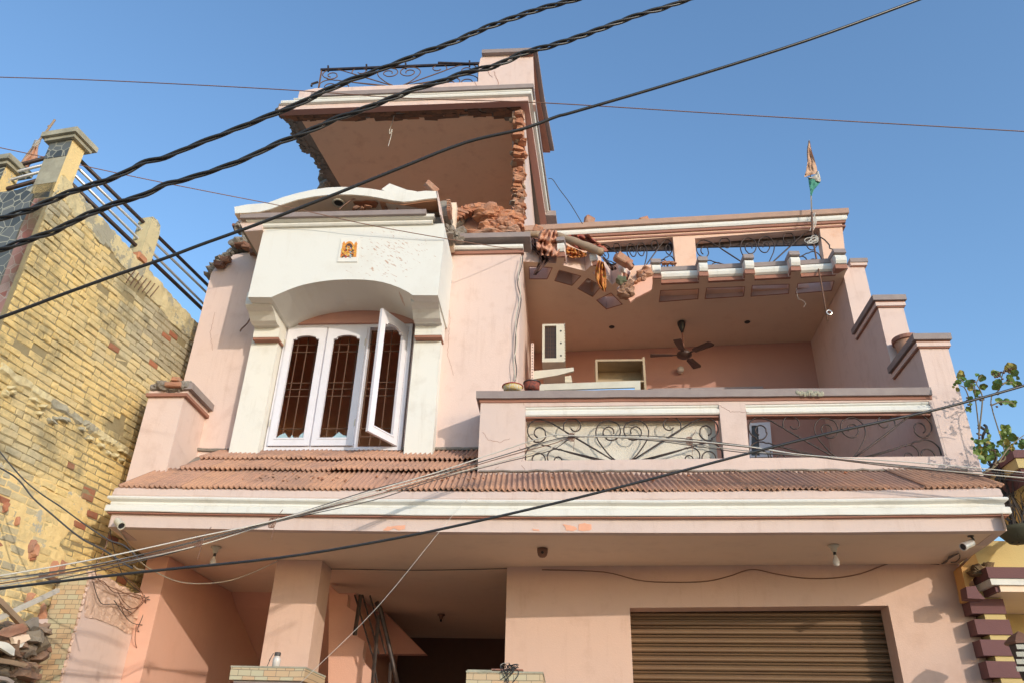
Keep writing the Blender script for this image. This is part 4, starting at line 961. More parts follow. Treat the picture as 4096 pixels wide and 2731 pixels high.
m = MB(); m.tube([b0 + Vector((0, 0, .07)), b0 + Vector((.02, 0, .03)), b0], .012, 6); m.lathe([(0, 0), (.03, 0), (.03, -.01), (0, -.012)], b0 + Vector((0, 0, .07))); m.build("bracket", BLACK, t)
m = MB()
for k in range(3): m.tube(smoothpts([P(p, Z=3.88 - .006 * k) for p in zm([(1880, 565), (1830 - k * 10, 590), (1790, 615 + k * 6), (1755, 640)], 2800, 1900, .551)], 4), .006, 5)
m.tube(smoothpts([P(p, Z=3.87) for p in zm([(1885, 575), (1885, 600), (1860, 625), (1820, 630)], 2800, 1900, .551)], 4), .006, 5)
m.build("lead", WIREB, t)
# wall lamp on the back wall
c = P((2722, 1480), Y=12.0); t = thing("wall_lamp", "round frosted lamp on the rose back wall below the fan", "lamp", tuple(c))
m = MB(); m.lathe([(0, 0), (.05, 0), (.05, .03), (.04, .03)], c + Vector((0, .03, 0)), (0, -1, 0)); m.build("base", OFFW, t); m = MB(); m.lathe([(.04, .03), (.055, .05), (.055, .08), (.035, .105), (0, .11)], c + Vector((0, .03, 0)), (0, -1, 0)); m.build("globe", BULBM, t, smooth=True)

# air conditioner outdoor unit on wall brackets
def Zs(l): return zm(l, 2000, 500, .7016)
ac = thing("ac_unit", "off white air conditioner outdoor unit with dark grille hung on the balcony side wall", "air conditioner", (-.4, 10.0, 6.85))
y0, y1 = 10.0, 10.75; xa, xb = -.37, -.03
lf = P(Zs([(240, 1350)])[0], Y=10.0); rt_ = P(Zs([(368, 1350)])[0], Y=10.0); tp1 = P(Zs([(300, 1135)])[0], Y=10.0)
x0, x1, zb, zt_ = lf.x, rt_.x, lf.z, tp1.z
bz = P(Zs([(300, 1375)])[0], Y=10.0).z
m = MB(); fr_ = [(x0, zb), (x1, zb), (x1, zt_), (x0, zt_)]
m.box((x0, 10.03, zb), (x1 + .0, 10.85, zt_)); m.panel([(x0, 10.0, zb), (x1, 10.0, zb), (x1, 10.0, zt_), (x0, 10.0, zt_)], (0, .029, 0), [[(x0 + .035, 10.0, zb + .06), (x1 - .115, 10.0, zb + .06), (x1 - .115, 10.0, zt_ - .03), (x0 + .035, 10.0, zt_ - .03)]]); m.build("casing", OFFW, ac)
m = MB(); m.box((x0 + .035, 10.027, zb + .06), (x1 - .115, 10.0295, zt_ - .03)); m.build("coil", BLACK, ac)
m = MB()
for i in range(24): z = zb + .07 + (zt_ - zb - .11) * i / 23; m.tube([(x0 + .036, 10.012, z), (x1 - .116, 10.012, z)], .003, 4)
for i in range(4): x = x0 + .05 + i * .035; m.tube([(x, 10.016, zb + .06), (x, 10.016, zt_ - .03)], .003, 4)
m.build("wire_guard", RUST, ac)
m = MB()
for z in (zb + .10, zb + .3, zt_ - .12): m.lathe([(0, 0), (.014, 0), (.014, .004), (0, .004)], (x1 - .05, 10.0, z), (0, -1, 0), 10)
m.build("screw_cap", BLACK, ac)
m = MB(); 
for i in range(14): m.box((x1 + .0005, 10.06, zb + .05 + i * .045), (x1 + .012, 10.3, zb + .075 + i * .045))
m.build("side_louvre", OFFW, ac)
br_ = thing("wall_bracket", "cream steel bracket with a perforated upright carrying the air conditioner", "bracket", (-.6, 10.0, 6.6))
m = MB(); pr = [P(p, Y=9.98) for p in Zs([(190, 1400), (420, 1380), (421, 1400), (330, 1424), (190, 1447)])]; m.panel(pr, (0, .04, 0)); m.build("arm", OFFW, br_)
m = MB(); pr = [P(p, Y=10.8) for p in Zs([(270, 1450), (405, 1425), (412, 1465), (290, 1465)])]; m.panel(pr, (0, .04, 0)); m.build("arm", OFFW, br_)
up = [P(p, Y=9.96) for p in Zs([(177, 1243), (193, 1243), (191, 1448), (176, 1448)])]; m = MB(); m.panel(up, (0, .04, 0)); u_ = m.build("upright", PINK, br_)
m = MB()
for i in range(13):
    q = up[3].lerp(up[0], (i + .5) / 13) * .5 + up[2].lerp(up[1], (i + .5) / 13) * .5; m.lathe([(0, 0), (.008, 0), (.008, .003), (0, .003)], q, (0, -1, 0), 8)
m.build("perforation", BLACK, u_)

# plywood cabinet and mirror frame behind the parapet
cb = thing("plywood_cabinet", "open plywood cabinet standing behind the parapet of the balcony", "cabinet", (.8, 10.0, 5.5))
c4 = [P(p, Y=10.0) for p in Zs([(543, 1335), (825, 1333), (838, 1560), (545, 1560)])]; X0, X1, Zt = c4[0].x, c4[1].x, c4[0].z; Zb = c4[2].z - .6
m = MB(); m.box((X0, 10.0, Zb), (X0 + .03, 10.35, Zt)); m.box((X1 - .03, 10.0, Zb), (X1, 10.35, Zt + .03)); m.box((X0 + .031, 10.0, Zt - .03), (X1 - .031, 10.35, Zt)); m.box((X0 + .031, 10.0, Zt - .36), (X1 - .031, 10.34, Zt - .335)); m.build("carcass", WOOD, cb)
m = MB(); m.box((X0 + .031, 10.34, Zb), (X1 - .031, 10.35, Zt - .031)); m.build("back_panel", WOOD, cb)
mf = thing("mirror", "cream framed mirror leaning behind the balcony parapet", "mirror", (.3, 9.2, 5.5))
c4 = [P(p, Y=9.3) for p in Zs([(225, 1475), (800, 1455), (803, 1570), (228, 1570)])]
e = .03
m = MB(); inn = [P(p, Y=9.3) for p in Zs([(250, 1509), (768, 1493), (770, 1560), (252, 1560)])]; m.panel(c4, (0, .04, 0), [inn]); m.build("frame", OFFW, mf)
m = MB(); m.panel([v + Vector((0, .015, 0)) for v in inn], (0, .008, 0)); m.build("glass", MIRR, mf)
# pale frame on the back wall, seen just over the coping
m = MB(); c4 = [P(p, Y=11.9) for p in Zs([(845, 1500), (1500, 1488), (1502, 1520), (845, 1530)])]; m.panel(c4, (0, .05, 0)); tag(m.build("window_lintel_frame", simple("dull_lilac_wood", (.36, .30, .31), .6)), "pale wooden window head on the rose back wall just above the parapet", "window frame")
# blue-white window seen through the right-hand opening
wf = thing("balcony_window", "bluish white window frame with a dark pane behind the right opening of the balcony railing", "window", (2.4, 11.9, 4.8))
c4 = [P(p, Y=11.85) for p in [(2998, 1690), (3080, 1686), (3092, 1825), (2998, 1828)]]
m = MB(); inn = [P(p, Y=11.85) for p in [(3006, 1700), (3032, 1700), (3040, 1820), (3006, 1820)]]; m.panel(c4, (0, .05, 0), [inn]); m.build("frame", WOODW, wf)
m = MB(); m.panel([v + Vector((0, .03, 0)) for v in inn], (0, .01, 0)); m.build("pane", BLACK, wf)

# painted tin pots on the parapet coping
def potn(p, Y, r, h, label, mats, seed):
    c = P(p, Y=Y); t = thing("tin_pot", label, "pot", tuple(c), "painted pots on the balcony coping")
    m = MB(); m.lathe([(0, 0), (r * .8, 0), (r * .88, h * .3), (r * .97, h * .9), (r * .95, h * .9), (r * .8, h * .5), (0, h * .4)], c, n=28); m.build("bowl", mats[0], t, smooth=True)
    m = MB(); m.lathe([(r * .96, h * .88), (r * 1.06, h * .9), (r * 1.06, h), (r * .96, h)], c, n=28); m.build("rim", mats[1], t)
    return t
POTG = clothm("gold_foil_pot", (.62, .40, .06), (.55, .52, .45), 40); POTR = clothm("floral_black_pot", (.05, .04, .04), (.40, .09, .05), 22)
potn((2050, 1565), 8.42, .12, .065, "gold and silver streaked pot with a red rim at the left of the coping", (POTG, simple("red_enamel", (.45, .05, .03), .4)), 1)
potn((2127, 1561), 8.55, .10, .10, "black floral painted pot beside the gold pot on the balcony coping", (POTR, BLACK), 2)
# clay pot between the steps of the side wall
c = P((3640, 1400), X=4.2); c = Vector((4.24, 9.05, 6.29)); t = thing("clay_pot", "terracotta pot tucked behind the lower step of the right side wall", "pot", tuple(c))
m = MB(); m.lathe([(0, 0), (.10, 0), (.13, .2), (.145, .30), (.12, .30), (.1, .1)], c, n=24); m.build("bowl", TILE, t, smooth=True); m = MB(); m.lathe([(.14, .28), (.165, .285), (.165, .335), (.14, .335)], c, n=24); m.build("rim", BROWN, t)

# national-colour flag on its pole
pt, pm, pb = P(Z3([(1762, 90)])[0], Y=10.1), P(Z3([(1777, 500)])[0], Y=10.15), P(Z3([(1868, 1120)])[0], Y=9.75)
fl = thing("flag", "faded orange, white and green flag hanging limp on a steel pole over the terrace parapet", "flag", tuple(pb))
pk = P(Z3([(1800, 745)])[0], Y=10.0)
m = MB(); m.tube([pt, pm], .012, 8); m.build("pole", STEEL, fl, smooth=True)
m = MB(); m.tube([pm, P(Z3([(1782, 640)])[0], Y=10.1), pk, P(Z3([(1830, 895)])[0], Y=9.85), pb], lambda t: .016 - .006 * t, 6); m.build("lower_pole", RUST, fl, smooth=True)
m = MB(); rg = P(Z3([(1877, 1070)])[0], Y=9.75); m.tube([rg + Vector((.035 * math.cos(a), 0, .035 * math.sin(a))) for a in np.linspace(0, 6.28, 14)], .008, 6); m.build("ring", STEEL, fl)
def cloth3(name, left, right, Y, mat, parent, folds=3, depth=.06, n=16, nc=10, seed=0):
    """hanging cloth between two outlines, folded in depth, both sides thick"""
    L = smoothpts([Vector((*p, 0)) for p in left], 6); Rr = smoothpts([Vector((*p, 0)) for p in right], 6); k = n + 1
    def at(l, t): f = t * (len(l) - 1); i = min(int(f), len(l) - 2); return l[i].lerp(l[i + 1], f - i)
    vs = []
    for i in range(k):
        t = i / n; a = at(L, t); b = at(Rr, t)
        for j in range(nc + 1):
            u = j / nc; q = a.lerp(b, u); dd = depth * (.25 * math.sin(u * math.pi * folds * 2 + seed + t * 5 + 2.5 * noise.noise(Vector((u * 2, t * 3, seed)))) + 1.1 * noise.noise(Vector((u * 3.5 + t * 1.5, t * 4 - u, seed))) + .6 * noise.noise(Vector((u * 9, t * 8, seed)))); q = q + Vector((5 * noise.noise(Vector((u * 4, t * 5, seed + 4))), 7 * noise.noise(Vector((u * 5, t * 4, seed + 9))), 0)) * (depth / .14)
            vs.append(P((q.x, q.y), Y=Y + dd))
    w = nc + 1; N_ = len(vs); vs2 = [v + Vector((0, .006, 0)) for v in vs]; fs = []
    for i in range(n):
        for j in range(nc): a = i * w + j; fs += [(a, a + 1, a + w + 1, a + w), (N_ + a, N_ + a + w, N_ + a + w + 1, N_ + a + 1)]
    m = MB(); m.add(vs + vs2, fs); return m.build(name, mat, parent, smooth=True)
cloth3("saffron_band", Z3([(1758, 95), (1750, 150), (1752, 220), (1742, 270), (1735, 297)]), Z3([(1766, 90), (1775, 140), (1790, 190), (1805, 240), (1812, 275)]), 10.05, FL_OR, fl, 1.5, .05)
cloth3("white_band", Z3([(1812, 262), (1795, 285), (1770, 300), (1745, 297)]), Z3([(1814, 262), (1828, 305), (1826, 325), (1800, 318)]), 10.06, FL_WH, fl, 1, .03, 8, 6)
cloth3("green_band", Z3([(1757, 300), (1762, 340), (1768, 375), (1770, 402)]), Z3([(1828, 326), (1808, 350), (1788, 375), (1778, 405)]), 10.07, FL_GR, fl, 1.5, .03, 10, 8)
m = MB(); r = random.Random(6)
for k in range(5):
    c = P(Z3([(1790 + r.uniform(-8, 10), 560)])[0], Y=10.15); l = [P(Z3([(x + r.uniform(-5, 5), y)])[0], Y=10.2 + .02 * k) for x, y in ((1795 - k * 4, 502), (1788 + k * 3, 540), (1780 + k * 5, 575), (1772 + k * 4, 605))]
    m.tube(smoothpts(l, 4), .0055, 5)
for k in range(4):
    ctr = P(Z3([(1775 + k * 6, 655 + r.uniform(-8, 8))])[0], Y=10.0); m.tube([ctr + Vector((.10 * math.cos(a) * (1 - k * .15), 0, .055 * math.sin(a + k))) for a in np.linspace(0, 6.2, 16)], .006, 5)
m.build("tied_wire", WIREW, fl)

# bamboo pole stub and thick pipe with cloths
bp = [P(p, Y=9.5) for p in ZD([(-60, 360), (150, 345), (400, 325)])]
m = MB(); m.tube(smoothpts([P(p, Y=9.55) for p in ZD([(-420, 300 + 70), (-250, 360), (0, 345), (180, 325), (400, 322)])], 3), .055, 10); o = m.build("wooden_pole", POLEW, smooth=True); tag(o, "grey wooden pole lying level across the corner of the terrace eave", "pole", "wooden poles on the broken eave")
m = MB(); l_ = smoothpts([P(p, Y=y) for p, y in zip(ZD([(640, 345), (850, 410), (1060, 490), (1290, 580)]), (9.62, 9.58, 9.52, 9.45))], 4); m.tube(l_, lambda t: .062 + .006 * math.sin(t * 20), 12); o = m.build("wooden_pole", POLEW, smooth=True); tag(o, "brown wooden pole slanting down over the red cloth", "pole", "wooden poles on the broken eave")
def blob(name, left, right, Y, mat, label, seed, folds=4, depth=.14):
    o = cloth3(name, ZD(left), ZD(right), Y, mat, None, folds, depth, 22, 26, seed); return tag(o, label, "cloth", "cloths caught on the broken eave")
blob("hanging_cloth", [(420, 255), (350, 400), (345, 500), (370, 620)], [(640, 260), (670, 400), (690, 520), (650, 640)], 9.35, CL_PINK, "dusty pink cloth draped over the level pole", 1)
blob("hanging_cloth", [(180, 365), (185, 480), (330, 560), (385, 700), (300, 900)], [(350, 380), (350, 470), (500, 640), (540, 690), (335, 905)], 9.42, CL_DARK, "dark stained cloth hanging in a point beside the pink cloth", 3, 3, .12)
blob("hanging_cloth", [(690, 340), (780, 380), (800, 450), (1000, 545)], [(1100, 320), (1240, 440), (1330, 480), (1390, 560)], 9.66, CL_RED, "red cloth bunched behind the slanting pole", 5)
blob("hanging_cloth", [(775, 480), (770, 560), (790, 620), (880, 665)], [(1000, 560), (1060, 590), (1080, 610), (1040, 645)], 9.55, CL_GOLD, "gold striped cloth sagging below the slanting pole", 7, 5, .1)
blob("hanging_cloth", [(1290, 650), (1340, 720), (1400, 800), (1440, 850)], [(1330, 655), (1420, 740), (1500, 760), (1520, 820)], 9.52, CL_DARK, "brown rag trailing towards the loose brick", 8, 2, .08)
blob("hanging_cloth", [(1240, 690), (1195, 860), (1220, 1020), (1310, 1140)], [(1320, 720), (1350, 850), (1360, 1020), (1350, 1145)], 9.45, CL_GOLD, "gold printed cloth hanging in a long bundle through the beams", 10, 3, .1)
# loose bricks
def lb(p, Y, dims, rx, ry, rz, label, where):
    m = MB(); c = P(p, Y=Y); rot = Matrix.Rotation(rz, 3, 'Z') @ Matrix.Rotation(ry, 3, 'Y') @ Matrix.Rotation(rx, 3, 'X')
    m.brick(Vector((0, 0, 0)), dims, rot, rough=.1); o = m.build("loose_brick", RBRICK); o.location = c; tag(o, label, "brick", "loose bricks on the damaged house"); return o
lb(ZD([(1600, 690)])[0], 9.7, (.26, .13, .12), .1, .35, .5, "whole orange brick lying on the beam next to the gold cloth", 0)
lb(ZD([(1690, 770)])[0], 9.66, (.12, .1, .05), .1, .9, .3, "small broken brick piece leaning on the white beam nose", 0)
lb(ZD([(1110, 135)])[0], 10.45, (.16, .12, .15), .2, .1, .5, "brick stub on the terrace coping where the wire ends", 0)
lb(ZD([(1895, 115)])[0], 10.45, (.16, .1, .08), .2, -.5, .3, "red brick fragment further right on the terrace coping", 0)
lb(ZD([(370, 245)])[0], 9.9, (.14, .1, .1), .3, .3, .2, "brown brick piece beside the foot of the tall wall", 0)
lb(zm([(2060, 75)], 850, 720, .4252)[0], 8.3, (.2, .12, .08), .4, .5, .6, "loose brick perched on the right end of the arched canopy", 0)
m = MB(); r = random.Random(77)
for i in range(40):
    p = P(ZD([(2170 + r.uniform(0, 180), 735 + r.uniform(-12, 8))])[0], Y=9.75); m.rock(p, (r.uniform(.01, .035), .03, r.uniform(.008, .02)), i + 900, 1, .3)
for i in range(18):
    p = P(ZD([(700 + r.uniform(0, 1700), 0)])[0], Y=10.4); m.rock(Vector((p.x, 10.36, P(Z3([(400 + (p.x) * 300, 587 - (p.x) * 18)])[0], Y=10.4).z - .0)), (.012, .02, .01), i + 950, 1, .3)
tag(m.build("brick_crumbs", RBRICK), "red brick crumbs scattered on the eave beside the first beam end", "rubble", kind="stuff")

# collapsed brickwork on the upper floor, between the bay and the tall wall
def Zt2(l): return zm(l, 1000, 150, .574)
cw_ = thing("fallen_masonry", "arched slab of fallen red brick masonry lying between the bay and the tall wall", "rubble", (-1.4, 9.3, 8.3))
m = MB(); fp = [P(p, Y=9.15) for p in jag(Zt2([(1388, 1290), (1400, 1240), (1500, 1190), (1630, 1172), (1660, 1190), (1640, 1215), (1530, 1225), (1440, 1300), (1400, 1315)]), 2, 12, 5, True)]
m.panel(fp, (0, .12, 0)); m.build("plaster_edge", MORTAR, cw_)
m = MB(); r = random.Random(9)
for i in range(12):
    t = i / 11; x = 1395 + 250 * t; y = 1272 - 85 * math.sin(t * 1.7) ; m.brick(P(Zt2([(x, y)])[0], Y=9.12), (.17, .12, .07), Matrix.Rotation(.45 - .5 * t, 3, 'Y') @ Matrix.Rotation(.1, 3, 'Z'), rough=.18, seed=i)
m.build("brick_course", RBRICK, cw_)
m = MB(); q = [P(p, Y=9.3) for p in Zt2([(1440, 1300), (1530, 1225), (1640, 1212), (1700, 1350), (1600, 1370), (1480, 1350)])]; m.panel(q, (0, .1, 0)); m.build("inner_face", SALMON, cw_)
m = MB()
for i in range(20):
    t = (i + r.random()) / 20; x = 1640 + 225 * t; yt = 1180 + 120 * t ** 1.3; y = yt + (1360 - yt) * r.random()
    m.rock(P(Zt2([(x, y)])[0], Y=9.15 + r.uniform(-.03, .12)), (r.uniform(.09, .17), .12, r.uniform(.06, .12)), i + 1200, 3, .28)
m.build("broken_face", RBRICK, cw_)
def rubb(name, pts, Y, sz, mat, label, seed):
    r = random.Random(seed); m = MB(); c0_ = P(Zt2([pts[0]])[0], Y=Y)
    m.rock(Vector((0, 0, 0)), sz, seed, 3, .25); o = m.build(name, mat); o.location = c0_; tag(o, label, "rubble", "masonry lumps on the upper floor edge"); return o
rubb("masonry_lump", [(1470, 1375)], 9.1, (.13, .1, .06), MORTAR, "grey mortar lump left of the others under the fallen brick arch", 1)
rubb("masonry_lump", [(1640, 1378)], 9.0, (.24, .1, .05), RBRICK, "long flat brick lump under the middle of the fallen brick arch", 2)
rubb("masonry_lump", [(1800, 1355)], 9.1, (.15, .1, .06), RBRICK, "red brick lump at the foot of the broken tall wall", 3)
# broken edge block with ribs next to the canopy
eb = thing("broken_slab_block", "upright grey concrete block with ribbed brick edge right of the arched canopy", "rubble", (-1.65, 8.5, 8.5))
m = MB(); m.panel([P(p, Y=8.4) for p in jag(Zt2([(1325, 1142), (1372, 1140), (1395, 1180), (1385, 1240), (1335, 1250)]), 2, 10, 1, True)], (0, .3, 0)); m.build("concrete", MORTAR, eb)
m = MB()
for i in range(7): m.brick(P(Zt2([(1390, 1165 + i * 12)])[0], Y=8.38), (.05, .2, .016), None, rough=.1)
m.build("rib", RBRICK, eb)
# white slab shards on the canopy
m = MB(); q = [P(p, Y=8.6) for p in zm([(1590, 88), (1665, 35), (1830, 95), (1925, 110), (1880, 128), (1740, 128), (1640, 115)], 850, 720, .4252)]; m.panel(q, (0, .12, .0)); o = m.build("plaster_slab", WHITE); tag(o, "broken white plaster slab resting on top of the arched canopy", "rubble")

# hanging wires inside the top room and loose wires on the walls
def wire(name, pts, rad, mat, label, cat="wire", group=None, n=6, sm=5):
    m = MB(); m.tube(smoothpts(pts, sm), rad, n); o = m.build(name, mat, smooth=True); return tag(o, label, cat, group)
wire("hanging_wire", [P(p, Z=RZ - .02) if i == 0 else P(p, Y=9.9) for i, p in enumerate(Zt2([(1005, 545), (990, 600), (972, 650), (975, 675), (990, 640), (985, 680), (963, 762)]))], .006, WIREW, "pale wire dangling from the ceiling of the blown-out top room")
wire("hanging_wire", [P(p, Y=8.08) for p in zm([(1190, 282), (1250, 230), (1330, 180), (1430, 178), (1500, 192)], 850, 720, .4252)], .008, COPPERW, "brown wire looping out of the recess under the arched canopy")
wire("hanging_wire", [P(p, Y=8.9) for p in zm([(440, 650), (415, 700), (380, 735), (372, 750)], 700, 800, .7013)], .010, COPPERW, "short frayed cable sticking out of the pink wall left of the bay")
wire("hanging_wire", [P(p, Y=9.6) for p in zm([(275, 308), (300, 312), (340, 370), (400, 450), (470, 565)], 2000, 500, .7016)], .006, WIREB, "thin dark wire sloping from the tall wall to the terrace coping")
wire("hanging_wire", [P(p, Y=8.93) for p in zm([(130, 740), (125, 800), (100, 900), (120, 1000), (95, 1150), (85, 1300), (95, 1400), (80, 1480)], 2000, 500, .7016)], .007, WIREB, "dark cable running down the pink wall corner beside the balcony")
wire("hanging_wire", [P(p, Y=8.9) for p in zm([(125, 750), (105, 850), (118, 960), (90, 1100), (95, 1250), (78, 1350), (88, 1450)], 2000, 500, .7016)], .005, OFFW, "thin pale cable running down the pink wall corner beside the balcony")
wire("hanging_wire", [P(p, Y=9.75) for p in Z3([(1690, 930), (1700, 990), (1725, 1000), (1742, 1020), (1730, 1040)])], .0014, WIREW, "fine tangled thread hanging under the right-hand ceiling opening")
# wires clipped under the ledge
g = "thin wires under the ledge"
wire("ceiling_wire", [P(p, Z=3.885) for p in zm([(610, 705), (800, 707), (925, 710), (1100, 713), (1300, 714), (1600, 710), (1940, 702)], 1000, 1900, .53)], .005, WIREB, "thin wire crossing the passage ceiling from the column to the shutter wall", group=g)
wire("ceiling_wire", [gw(P(p, Y=9.5).x, P(p, Y=9.5).z) + Vector((0, -.012, 0)) for p in zm([(-1150, 668), (-700, 690), (-400, 760), (0, 770), (200, 735), (370, 685), (550, 720), (750, 752), (950, 755), (1150, 725), (1350, 655), (1500, 652), (1700, 665)], 2800, 1900, .551)], .006, COPPERW, "brown wire sagging in loops along the wall above the roller shutter", group=g)
wire("ceiling_wire", [P(p, Y=y) for p, y in zip(zm([(890, 400), (940, 470), (1000, 560), (1060, 650), (1200, 740), (1350, 800), (1520, 815), (1720, 795), (1900, 735), (2095, 645)], 0, 1900, .53), (7.95, 8.4, 8.8, 8.9, 9, 9.1, 9.2, 9.3, 9.35, 9.38))], .007, WIREW, "pale wire drooping from the left camera to the porch column", group=g)

# ================================================================ CABLES ACROSS THE STREET
def spath(pts, Y): return smoothpts([P(p, Y=Y) for p in pts], 10)
def twisted(name, pts, Y, R_, pitch, label, n=3, rad=None):
    c = spath(pts, Y); t = thing(name, label, "cable", tuple(c[0]), "twisted power cables"); L = [0]
    for a, b in zip(c, c[1:]): L.append(L[-1] + (b - a).length)
    # resample finely
    N_ = int(L[-1] / .02); cc = []; j = 0
    for i in range(N_ + 1):
        s_ = L[-1] * i / N_
        while j < len(L) - 2 and L[j + 1] < s_: j += 1
        cc.append((c[j].lerp(c[j + 1], (s_ - L[j]) / max(1e-6, L[j + 1] - L[j])), s_))
    for k in range(n):
        pp = []
        for i, (p, s_) in enumerate(cc):
            a = cc[max(0, i - 1)][0]; b = cc[min(len(cc) - 1, i + 1)][0]; tt = (b - a).normalized(); u = tt.cross(Vector((0, 1, 0))).normalized(); w = tt.cross(u)
            ph = 2 * math.pi * (s_ / pitch + .25 * math.sin(s_ * 2.1) + k / n); loose = 1.0 + .55 * noise.noise(Vector((s_ * 1.3, k * 3., 0)))
            pp.append(p + (u * math.cos(ph) + w * math.sin(ph)) * R_ * loose)
        m = MB(); m.tube(pp, rad, 8); m.build("strand", CABLE, t, smooth=True)
    return t
T1 = [(-250, 945), (0, 876), (115, 842), (166, 819), (258, 779), (344, 750), (430, 721), (499, 693), (574, 652), (660, 630), (746, 595), (849, 555), (999, 495), (1103, 454), (1189, 420), (1287, 371), (1402, 322), (1488, 293), (1574, 259), (1689, 213), (1804, 173), (1968, 104), (2142, 43), (2316, -5), (2500, -60)]
T2 = [(-250, 1055), (0, 1000), (115, 960), (230, 919), (316, 876), (402, 839), (488, 807), (574, 782), (660, 739), (746, 718), (861, 681), (999, 628), (1103, 578), (1230, 529), (1344, 477), (1459, 437), (1574, 391), (1660, 357), (1763, 328), (1861, 293), (1976, 265), (2091, 216), (2205, 184), (2334, 142), (2525, 72), (2752, 0), (2950, -70)]
twisted("twisted_cable", T1, 2.6, .0082, .36, "upper thick black twisted cable crossing the sky in front of the top storey", 3, .0060)
twisted("twisted_cable", T2, 2.6, .0082, .34, "lower thick black twisted cable crossing in front of the broken roof slab", 3, .0060)
wire("black_cable", [P(p, Y=2.9) for p in [(-250, 1350), (0, 1272), (230, 1186), (459, 1103), (660, 1034), (803, 980), (1000, 909), (1287, 799), (1574, 684), (1861, 572), (2091, 517), (2229, 467), (2300, 448), (2717, 325), (3222, 165), (3675, 0), (3850, -70)]], .0085, CABLE, "single smooth black cable running below the two twisted ones", "cable")
wire("thin_wire", [P(p, Y=4.5) for p in [(-200, 305), (0, 310), (430, 324), (1132, 360), (1640, 395), (2160, 412), (2960, 461), (4096, 527), (4300, 540)]], .0045, COPPERW, "thin rusty wire stretched nearly level across the upper sky", "cable")
wire("thin_wire", [P(p, Y=y) for p, y in zip([(-200, 560), (0, 592), (522, 705), (850, 771), (1177, 835), (1488, 903), (1850, 967), (2090, 1003)], (6.2, 6.4, 7, 7.4, 7.85, 8.0, 8.2, 8.9))], .006, COPPERW, "thin brown wire running down from the left to the corner of the bay", "cable")
wire("thin_wire", [P(p, Y=3.2) for p in [(4300, 1475), (4096, 1541), (3744, 1637), (3309, 1733), (2961, 1820), (2612, 1912), (2264, 2000), (1916, 2081), (1567, 2154), (1115, 2229), (575, 2285), (0, 2351), (-200, 2372)]], .0055, CABLE, "thin black cable slanting across the lower house in front of the ledge", "cable")
wb_ = thing("wire_bundle", "loose bundle of white and dark service wires draped from lower left past the balcony railing", "cable", (0, 7.4, 4.4))
B = [(-200, 2345), (0, 2325), (400, 2260), (783, 2172), (1115, 2078), (1498, 1971), (1741, 1907), (2000, 1830), (2200, 1770), (2320, 1745), (2612, 1755), (2961, 1785), (3222, 1820), (3657, 1868), (4096, 1908), (4300, 1925)]
r = random.Random(44)
for k in range(6):
    ph = r.uniform(0, 6); am = r.uniform(4, 13); pts = []
    for i, (x, y) in enumerate(B):
        tie = 1.0 if i not in (4, 9, 12) else .2
        pts.append(P((x, y + tie * am * math.sin(ph + i * (1.1 + .15 * k)) + (14 * (k - 2.5) * tie * (.6 if x < 2300 else .35))), Y=7.55 + .02 * k - (0 if x > 1900 else 2.3 * ((1900 - x) / 2100) ** 1.0)))
    m = MB(); m.tube(smoothpts(pts, 8), .0045 if k % 2 else .0055, 6); m.build("wire_strand", (WIREW, WIREB, WIREW, COPPERW, WIREW, WIREB)[k], wb_, smooth=True)
m = MB()
for (x, y) in ((1090, 2092), (2285, 1750), (2755, 1765), (800, 2165)):
    c = P((x, y), Y=7.6 - (0 if x > 1900 else 2.3 * (1900 - x) / 2100))
    for j in range(3): m.tube([c + Vector((.02 * math.cos(a) + j * .012 - .01, -.02, .045 * math.sin(a))) for a in np.linspace(0, 6.28, 10)], .004, 5)
    m.tube([c, c + Vector((.05, -.02, .07)), c + Vector((.08, -.02, .12))], .003, 4); m.tube([c, c + Vector((.03, -.02, -.05)), c + Vector((.02, -.02, -.15))], .003, 4)
m.build("binding_wire", COPPERW, wb_)
wire("thin_wire", [P(p, Y=y) for p, y in (((1895, 1975), 7.85), ((1810, 2060), 7.6), ((1515, 2420), 7.2), ((1200, 2731), 6.9), ((1100, 2840), 6.8))], .0018, WIREW, "thin white string tied from the ledge down to the left", "cable")
g = "dark wires sagging in front of the yellow brick wall"
wire("sagging_wire", [P(p, Y=6.6) for p in zm([(-200, -150), (100, 0), (250, 170), (400, 300), (530, 410), (640, 490), (780, 560), (900, 640), (1000, 700)], 0, 1900, .53)], .008, WIREB, "lower dark wire sagging across the yellow brick wall", "cable", g)
wire("sagging_wire", [P(p, Y=6.7) for p in zm([(-100, -300), (150, 0), (300, 130), (450, 230), (600, 340), (700, 410), (830, 490), (940, 530), (1060, 640)], 0, 1900, .53)], .007, WIREB, "upper dark wire sagging across the yellow brick wall", "cable", g)

# hairline cracks in the plaster
def crack(pts, par_, Y=None, X=None, r_=.0022):
    l = [P(p, Y=Y) if Y is not None else P(p, X=X) for p in jag(pts, 2.2, 7, len(pts) + int(pts[0][0]))]
    m = MB(); m.tube(l, r_, 3); m.build("hairline_crack", BROWN, par_)
Z5 = lambda l: zm(l, 1800, 1400, .5102)
for pts in ([(575, 320), (570, 360), (580, 430)], [(255, 640), (300, 700), (390, 720), (470, 690)], [(350, 990), (355, 930), (385, 910)], [(575, 975), (585, 930), (560, 900)], [(655, 985), (670, 955), (660, 940)], [(2110, 430), (2200, 480), (2340, 485)], [(560, 870), (590, 800), (540, 760)]):
    crack(Z5(pts), par, Y=PY - .0005)
for pts in ([(1660, 235), (1668, 262), (1690, 280)], [(1565, 310), (1575, 335), (1588, 352)], [(1700, 240), (1730, 320), (1725, 350)]):
    crack(Zt2(pts), rp, Y=9.7195, r_=.005)
